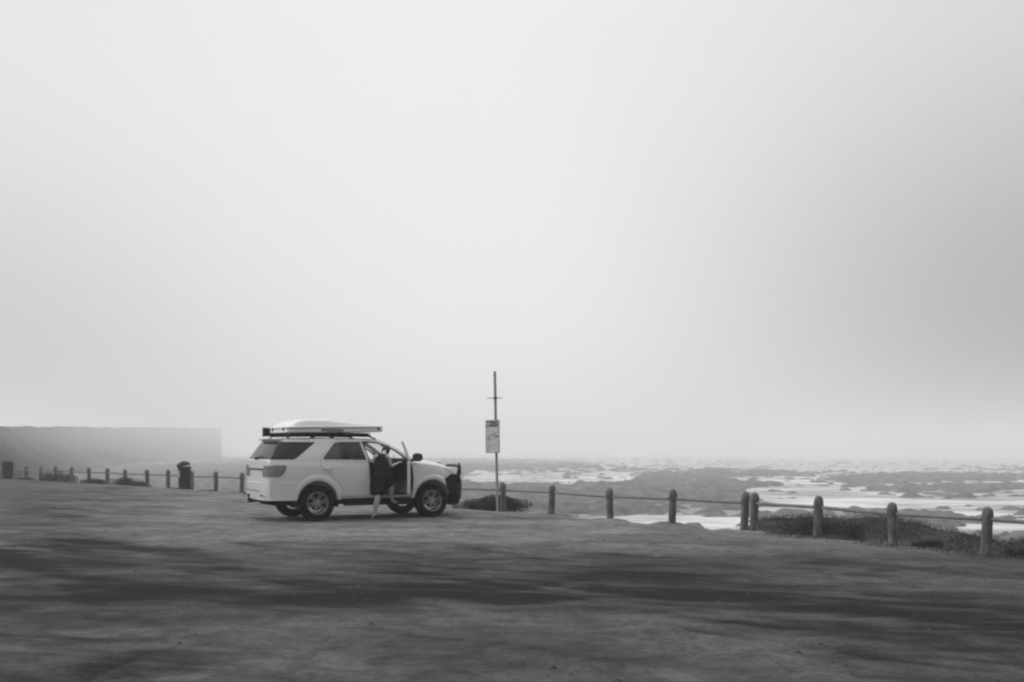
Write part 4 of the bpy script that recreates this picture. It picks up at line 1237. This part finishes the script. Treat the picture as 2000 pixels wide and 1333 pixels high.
# panel: yawed a little, hung mostly to the left of the pole
zt, zb_ = hgt(821.5), hgt(884)
PW, PH = 0.455, zt - zb_
pc = along((zt + zb_) / 2) + Vector((-0.115, -0.07, 0))
yaw = Matrix.Rotation(R(-14), 3, 'Z') @ Matrix.Rotation(R(-1.0), 3, 'Y')
def pbox(name, m_, parent, u, v, w_, h_, d=0.0, th=0.004, rot2=None):
    bm = bmesh.new(); add_box(bm, (0, 0, 0), (w_, th, h_), 0)
    if rot2: bm.transform(Matrix.Rotation(rot2, 4, 'Y'))
    for v_ in bm.verts: v_.co = pc + yaw @ (v_.co + Vector((u, -0.012 - d, v)))
    return link(name, bm, m_, parent)
pan = pbox('notice_panel', M_panel, sign, 0, 0, PW, PH, 0, 0.02)
bm = bmesh.new()
for u_, w_, v_, h_ in ((PW / 2 + 0.006, 0.022, 0, PH + 0.02), (-PW / 2 - 0.004, 0.008, 0, PH + 0.01), (0, PW, -PH / 2 - 0.008, 0.022), (0, PW, PH / 2 + 0.002, 0.008)):
    b2 = bmesh.new(); add_box(b2, (u_, -0.014, v_), (w_, 0.034, h_), 0)
    me_ = bpy.data.meshes.new('t'); b2.to_mesh(me_); b2.free(); bm.from_mesh(me_)
for v_ in bm.verts: v_.co = pc + yaw @ v_.co
link('panel_frame', bm, M_mid, pan)
hd = pbox('header_band', M_dark, pan, -0.004, PH / 2 - 0.125, PW - 0.06, 0.185, 0.012)
bm = bmesh.new(); add_lathe(bm, [(0.0, 0.003), (0.030, 0.003), (0.030, 0)], 20); add_lathe(bm, [(0.045, 0), (0.045, 0.003), (0.062, 0.003), (0.062, 0)], 24)
bm.transform(Matrix.Rotation(R(90), 4, 'X'))
for v_ in bm.verts: v_.co = pc + yaw @ (v_.co + Vector((-PW / 2 + 0.095, -0.027, PH / 2 - 0.125)))
link('emblem', bm, M_panel, hd)
# two rows of pale lettering in the header, and the lines, drawing and small print of the notice
def strokes(name, m_, parent, x0, x1, z0, h_, seed, d=0.014):
    rnd = random.Random(seed); bm = bmesh.new(); x_ = x0
    while x_ < x1:
        wv = rnd.uniform(0.010, 0.020)
        for k in range(2):
            c = Vector((x_ + k * wv * 0.7, 0, z0 + rnd.uniform(-0.1, 0.1) * h_)); add_box(bm, c, (0.004, 0.003, h_ * rnd.uniform(0.7, 1)))
        add_box(bm, Vector((x_ + wv * 0.35, 0, z0 + rnd.choice((-0.4, 0, 0.4)) * h_)), (wv * 0.7, 0.003, 0.005))
        x_ += wv + 0.006 + (0.014 if rnd.random() < 0.18 else 0)
    for v_ in bm.verts: v_.co = pc + yaw @ (v_.co + Vector((0, -0.012 - d, 0)))
    return link(name, bm, m_, parent)
strokes('lettering', M_panel, hd, -0.06, 0.19, PH / 2 - 0.095, 0.034, 1)
strokes('lettering', M_panel, hd, -0.06, 0.17, PH / 2 - 0.158, 0.028, 2)
bm = bmesh.new(); rnd = random.Random(4)
coast = [(-0.19, -0.13), (-0.13, -0.085), (-0.14, -0.02), (-0.10, 0.02), (0.0, 0.045), (0.09, 0.055), (0.07, 0.02), (0.12, -0.01), (0.20, -0.015)]
for p, q in zip(coast, coast[1:]):
    add_tube(bm, [Vector((p[0], -0.025, p[1] + 0.01)), Vector((q[0], -0.025, q[1] + 0.01))], 0.008, 4)
for u_, v_, w_, h_ in ((0.10, 0.11, 0.10, 0.012), (0.14, 0.145, 0.05, 0.010), (-0.13, -0.10, 0.10, 0.02), (0.10, -0.045, 0.18, 0.012), (0.16, 0.02, 0.08, 0.016), (0.03, 0.048, 0.12, 0.014)):
    add_box(bm, Vector((u_, -0.025, v_)), (w_, 0.004, h_))
for v_ in bm.verts: v_.co = pc + yaw @ v_.co
link('coast_map', bm, M_dark, pan)
for k in range(4): strokes('small_print', M_mid, pan, -0.19, -0.08 + (0.02 if k % 2 else 0), -PH / 2 + 0.235 - 0.042 * k, 0.016, 20 + k, 0.012)
pbox('print_line', M_mid, pan, 0.03, -PH / 2 + 0.245, 0.36, 0.010, 0.012)

# ------------------------------------------------------------------ litter bins
M_bin = mat('dark_bin_plastic', 0.012, 0.6, spec=0.3, var=0.3, scale=6)
def bin_(loc, label, tilt_, rz, rad=0.27, hh=1.05, dome=True):
    root = empty('litter_bin', loc, rz); tag(root, label, 'bin', 'dark litter bins along the fence')
    bm = bmesh.new()
    add_lathe(bm, [(0, -0.03), (rad * 0.84, -0.03), (rad * 0.86, 0.02), (rad * 0.95, hh * 0.6), (rad * 1.0, hh - 0.06), (rad * 1.05, hh - 0.05), (rad * 1.05, hh), (rad * 0.96, hh + 0.004), (rad * 0.93, hh - 0.08), (rad * 0.85, 0.05), (0, 0.05)], 28)
    link('drum', bm, M_bin, root, 40)
    bm = bmesh.new()
    for z_ in (0.30, 0.62):
        add_lathe(bm, [(rad * 0.90 + z_ * 0.05, z_), (rad * 0.99 + z_ * 0.02, z_ + 0.008), (rad * 0.99 + z_ * 0.02, z_ + 0.03), (rad * 0.90 + z_ * 0.05, z_ + 0.038)], 28)
    link('rib', bm, M_bin, root, 40)
    T = Matrix.Translation((-0.05, 0, hh + 0.065)) @ Matrix.Rotation(tilt_, 4, 'Y')
    bm = bmesh.new()
    if dome:
        add_lathe(bm, [(0, 0.165), (rad * 0.35, 0.155), (rad * 0.68, 0.125), (rad * 0.92, 0.07), (rad * 1.05, 0.01), (rad * 1.05, -0.03), (rad * 0.98, -0.03), (rad * 0.85, 0.05), (0, 0.12)], 28, T)
    else:
        add_lathe(bm, [(0, 0.06), (rad * 0.8, 0.05), (rad * 0.97, 0.02), (rad * 0.98, -0.05), (0, -0.05)], 28, T)
    ld = link('lid', bm, M_bin, root, 40)
    for a in (0.6, 2.2, 3.9, 5.4):
        bm = bmesh.new(); p = Vector((math.cos(a) * rad * 0.85, math.sin(a) * rad * 0.85, hh - 0.05)); q = T @ Vector((math.cos(a) * rad * 0.82, math.sin(a) * rad * 0.82, 0.0)); add_tube(bm, [p, q], 0.014, 6); link('lid_strut', bm, M_bin, ld)
    return root
b1 = at(359, 962, 42.6); b1.z = lot_z(b1.x, b1.y, rough=False)
k1 = bin_(b1, 'tall dark drum bin with a tilted domed lid and pale sticker, before the fence', R(-13), 0.0, 0.275, 1.02)
bm = bmesh.new(); n_ = 8
R1 = [bm.verts.new((0.286 * math.cos(R(186) + k * R(9)), 0.286 * math.sin(R(186) + k * R(9)), 0.56)) for k in range(n_)]
R2 = [bm.verts.new((0.288 * math.cos(R(186) + k * R(9)), 0.288 * math.sin(R(186) + k * R(9)), 0.86)) for k in range(n_)]
for k in range(n_ - 1): bm.faces.new((R1[k], R1[k + 1], R2[k + 1], R2[k]))
link('sticker', bm, mat('pale_sticker', 0.32, 0.7, var=0.25, scale=12), k1)
b2_ = at(14, 928, 56.0); b2_.z = lot_z(b2_.x, b2_.y, rough=False)
bin_(b2_, 'dark litter bin at the left edge of the photo, near the farthest fence posts', R(4), 0.4, 0.31, 1.0, False)

# a waymark post far beyond the left fence
wp = at(206, 893, 447)
bm = bmesh.new(); add_tube(bm, [wp + Vector((0, 0, -1.5)), wp + Vector((0, 0, 3.6))], 0.2, 8); add_box(bm, wp + Vector((0, 0, 3.7)), (0.8, 0.4, 0.5), 0.05)
wo = link('marker_post', bm, M_conc, None, 50); tag(wo, 'small lone post standing on the foggy slope beyond the left fence', 'post')

# ------------------------------------------------------------------ the person stepping into the car
M_skin = mat('skin', 0.48, 0.55, var=0.08, scale=12)
M_hair = mat('dark_hair', 0.03, 0.6)
M_top = mat('charcoal_sleeveless_top', 0.020, 0.9, spec=0.1, var=0.2, scale=20)
M_skirt = mat('black_shorts', 0.012, 0.9, spec=0.1, var=0.2, scale=20)
M_sole = mat('pale_sandal', 0.22, 0.7)
def skin_mesh(name, nodes, edges, m_, parent, sub=2, root_i=0, sm=True):
    me = bpy.data.meshes.new(name); me.from_pydata([tuple(n_[0]) for n_ in nodes], edges, []); me.update()
    o = bpy.data.objects.new(name, me); COL.objects.link(o)
    md = o.modifiers.new('skin', 'SKIN'); md.use_smooth_shade = True; md.branch_smoothing = 0.5
    sv = me.skin_vertices[0].data
    for i, n_ in enumerate(nodes):
        r = n_[1]; sv[i].radius = (r, r) if isinstance(r, (int, float)) else r
        sv[i].use_root = (i == root_i)
    ss = o.modifiers.new('s', 'SUBSURF'); ss.levels = sub; ss.render_levels = sub
    dg = bpy.context.evaluated_depsgraph_get(); dg.update()
    out_ = bpy.data.meshes.new_from_object(o.evaluated_get(dg)); bpy.data.objects.remove(o)
    return out_
def sticks(names):
    idx = {}; nodes = []; edges = []
    for chain in names:
        for i, (k, p, r) in enumerate(chain):
            if k not in idx: idx[k] = len(nodes); nodes.append((p, r))
            if i: edges.append((idx[chain[i - 1][0]], idx[k]))
    return nodes, edges
PO = at(748, 1012, 22.12); PO.z = 0.045
person = empty('person', PO); tag(person, 'person in a dark sleeveless top and black shorts, stepping barefoot-legged into the open driver doorway', 'person')
person['label'] = 'person in dark sleeveless top and black shorts stepping up into the open car doorway'
J = lambda px, py, D: at(px, py, D) - PO
pel = J(747, 936, 22.20); hipL = J(740.5, 941, 22.16); hipR = J(754, 941, 22.24)
waist = J(744.5, 918, 22.18); chest = J(743.5, 900, 22.20); neck0 = J(746, 889.5, 22.32); neck1 = J(749, 884.5, 22.47)
shL = J(732.5, 890, 22.20); shR = J(755.5, 890, 22.32)
kneeL = J(737.5, 971, 22.04); ankL = J(730, 1006, 22.10)
kneeR = J(763, 950, 22.28); ankR = J(764, 976.5, 22.40)
elR = J(762, 912, 22.36); wrR = J(775, 905, 22.54)
elL = J(731, 908, 22.42); wrL = J(738, 900, 22.64)
def hand(prefix, wr, d, n_, side_):
    """palm, four unequal curled fingers and a thumb from the side of the palm"""
    d = d.normalized(); n_ = (n_ - d * n_.dot(d)).normalized(); s_ = d.cross(n_) * side_
    palm = wr + d * 0.055
    ch = [[(prefix + 'w', wr, 0.024), (prefix + 'p', palm, (0.036, 0.020))]]
    for i, (off, ln) in enumerate(((0.027, 0.070), (0.009, 0.078), (-0.009, 0.072), (-0.026, 0.058))):
        b_ = palm + d * 0.030 + s_ * off
        ch.append([(prefix + 'p', palm, 0.02), (prefix + 'k%d' % i, b_, 0.0105), (prefix + 'm%d' % i, b_ + d * ln * 0.5 - n_ * ln * 0.18, 0.0092), (prefix + 't%d' % i, b_ + d * ln * 0.75 - n_ * ln * 0.55, 0.0078)])
    tb = palm - d * 0.018 + s_ * 0.030
    ch.append([(prefix + 'p', palm, 0.02), (prefix + 'tb', tb, 0.012), (prefix + 'tm', tb + d * 0.030 + s_ * 0.022 - n_ * 0.01, 0.0105), (prefix + 'tt', tb + d * 0.052 + s_ * 0.020 - n_ * 0.028, 0.0085)])
    return ch
chains = [
    [('pel', pel, (0.15, 0.11)), ('waist', waist, (0.125, 0.095)), ('chest', chest, (0.13, 0.09)), ('n0', neck0, (0.06, 0.055)), ('n1', neck1, 0.052), ('hd0', neck1 + Vector((0.02, 0.05, 0.04)), 0.05)],
    [('pel', pel, 0.14), ('hipL', hipL + Vector((0, 0, -0.02)), 0.098), ('thL', hipL.lerp(kneeL, 0.5), 0.080), ('knL', kneeL, 0.066), ('caL', kneeL.lerp(ankL, 0.32) + Vector((-0.005, -0.012, 0)), 0.070), ('shL_', kneeL.lerp(ankL, 0.7), 0.047), ('anL', ankL, 0.033), ('heL', ankL + Vector((0.005, -0.02, -0.045)), 0.032)],
    [('anL', ankL, 0.033), ('ftL', ankL + Vector((-0.045, 0.07, -0.062)), (0.036, 0.024)), ('toL', ankL + Vector((-0.075, 0.135, -0.078)), (0.036, 0.016))],
    [('pel', pel, 0.14), ('hipR', hipR + Vector((0, 0, -0.02)), 0.098), ('thR', hipR.lerp(kneeR, 0.5) + Vector((0.01, -0.02, 0.01)), 0.080), ('knR', kneeR, 0.066), ('caR', kneeR.lerp(ankR, 0.35) + Vector((0, -0.012, 0)), 0.066), ('shR_', kneeR.lerp(ankR, 0.72), 0.045), ('anR', ankR, 0.033), ('heR', ankR + Vector((-0.015, -0.01, -0.042)), 0.030)],
    [('anR', ankR, 0.033), ('ftR', ankR + Vector((0.055, 0.05, -0.050)), (0.034, 0.022)), ('toR', ankR + Vector((0.115, 0.09, -0.062)), (0.034, 0.015))],
    [('chest', chest, 0.13), ('clL', chest.lerp(shL, 0.6) + Vector((0, 0, 0.0)), 0.06), ('shoL', shL, 0.056), ('upL', shL.lerp(elL, 0.5), 0.054), ('elL', elL, 0.042), ('foL', elL.lerp(wrL, 0.4), 0.036), ('Lw', wrL, 0.024)],
    [('chest', chest, 0.13), ('clR', chest.lerp(shR, 0.6) + Vector((0, 0, 0.0)), 0.06), ('shoR', shR, 0.056), ('upR', shR.lerp(elR, 0.5), 0.056), ('elR', elR, 0.043), ('foR', elR.lerp(wrR, 0.4), 0.037), ('Rw', wrR, 0.024)],
]
chains += hand('R', wrR, (wrR - elR), Vector((0, 0, 1)), 1) + hand('L', wrL, (wrL - elL), Vector((0, 0, 1)), -1)
nodes, edges = sticks(chains)
bme = skin_mesh('body', nodes, edges, M_skin, person)
# head with brow, nose, chin and ears, turned away towards the cabin
hb = bmesh.new(); r_ = bmesh.ops.create_uvsphere(hb, u_segments=28, v_segments=20, radius=1.0)
for v_ in hb.verts:
    x_, y_, z_ = v_.co                       # face looks along +y
    z2 = z_ * 0.118; wdt = 0.076 * (1 - 0.22 * sst(0.1, -1, z_)); dep = 0.094 * (1 - 0.16 * sst(0.0, -1, z_))
    fy = y_ * dep
    if y_ > 0:
        nose = math.exp(-((x_ / 0.16) ** 2 + ((z_ + 0.12) / 0.20) ** 2)) * 0.024
        eye = (math.exp(-(((x_ - 0.40) / 0.20) ** 2 + ((z_ - 0.06) / 0.10) ** 2)) + math.exp(-(((x_ + 0.40) / 0.20) ** 2 + ((z_ - 0.06) / 0.10) ** 2))) * 0.007
        lips = math.exp(-((x_ / 0.28) ** 2 + ((z_ + 0.50) / 0.07) ** 2)) * 0.006; chin = math.exp(-((x_ / 0.35) ** 2 + ((z_ + 0.82) / 0.16) ** 2)) * 0.010
        fy += nose - eye + lips + chin
    v_.co = Vector((x_ * wdt, fy, z2))
for sg in (-1, 1):
    r_ = bmesh.ops.create_uvsphere(hb, u_segments=10, v_segments=8, radius=1.0)
    for v_ in r_['verts']: v_.co = Vector((sg * 0.076 + v_.co.x * 0.010, -0.008 + v_.co.y * 0.018, -0.005 + v_.co.z * 0.031))
HM = Matrix.Translation(neck1 + Vector((0.03, 0.15, 0.045))) @ Matrix.Rotation(R(-30), 4, 'Z') @ Matrix.Rotation(R(-38), 4, 'X')
hb.transform(HM)
tb_ = bmesh.new(); tb_.from_mesh(bme); me_ = bpy.data.meshes.new('h'); hb.to_mesh(me_); hb.free(); tb_.from_mesh(me_)
link('body', tb_, M_skin, person, 80)
# hair: cap over the skull with a short tail at the nape
hb = bmesh.new(); bmesh.ops.create_uvsphere(hb, u_segments=26, v_segments=18, radius=1.0)
for v_ in hb.verts:
    x_, y_, z_ = v_.co; k_ = 1 + 0.05 * noise.noise(Vector((x_ * 4, y_ * 4, z_ * 9)))
    yy = y_ * 0.103 if y_ < 0.35 else 0.036 + (y_ - 0.35) * 0.05
    v_.co = Vector((x_ * 0.092 * k_, yy * k_ - 0.012, z_ * 0.118 * k_ + 0.010 - (0.03 if (y_ < 0 and z_ < -0.2) else 0)))
hb.transform(HM); link('hair', hb, M_hair, person, 80)
# clothes
D_ = lambda v, s: v
top_ch = [[('b', pel + Vector((0, 0, -0.06)), (0.255, 0.195)), ('w2', pel + Vector((0, 0, 0.06)), (0.25, 0.19)), ('w', waist, (0.215, 0.17)), ('c', chest, (0.255, 0.17)), ('n', neck0 + Vector((0, -0.01, -0.005)), (0.12, 0.10))],
          [('c', chest, 0.19), ('l', shL + Vector((0.045, 0, -0.01)), 0.08)], [('c', chest, 0.19), ('r', shR + Vector((-0.045, 0, -0.01)), 0.08)]]
nd, ed = sticks(top_ch); tm = skin_mesh('top', nd, ed, M_top, person)
link('sleeveless_top', tm, M_top, person, 80)
sh_ch = [[('p', pel, (0.235, 0.19)), ('w', waist.lerp(pel, 0.5), (0.20, 0.16))],
         [('p', pel, 0.20), ('a', hipL, 0.165), ('b', hipL.lerp(kneeL, 0.5), 0.175), ('c', hipL.lerp(kneeL, 0.99), 0.145)],
         [('p', pel, 0.20), ('d', hipR, 0.165), ('e', hipR.lerp(kneeR, 0.6) + Vector((0.0, 0, 0.0)), 0.155), ('f', kneeR + Vector((0.005, 0.0, 0.01)), 0.115)]]
nd, ed = sticks(sh_ch); link('shorts', skin_mesh('s', nd, ed, M_skirt, person), M_skirt, person, 80)
# ------------------------------------------------------------------ haze
def make_haze(density):
    bm = bmesh.new()
    add_box(bm, (0, (FAR - 40) / 2, 18.5), (2 * FAR + 20, FAR + 60, 53.6))
    m = bpy.data.materials.new('sea_fog'); m.use_nodes = True; t = m.node_tree
    for n_ in list(t.nodes):
        if n_.type == 'BSDF_PRINCIPLED': t.nodes.remove(n_)
    v = t.nodes.new('ShaderNodeVolumePrincipled'); v.inputs['Density'].default_value = density
    v.inputs['Color'].default_value = (0.99, 0.99, 0.99, 1); v.inputs['Anisotropy'].default_value = 0.3
    o_ = [n_ for n_ in t.nodes if n_.type == 'OUTPUT_MATERIAL'][0]
    t.links.new(v.outputs[0], o_.inputs['Volume'])
    hz = link('haze', bm, m); tag(hz, 'pale sea fog filling the air over the shore', 'fog', kind='stuff')
make_haze(0.0015)
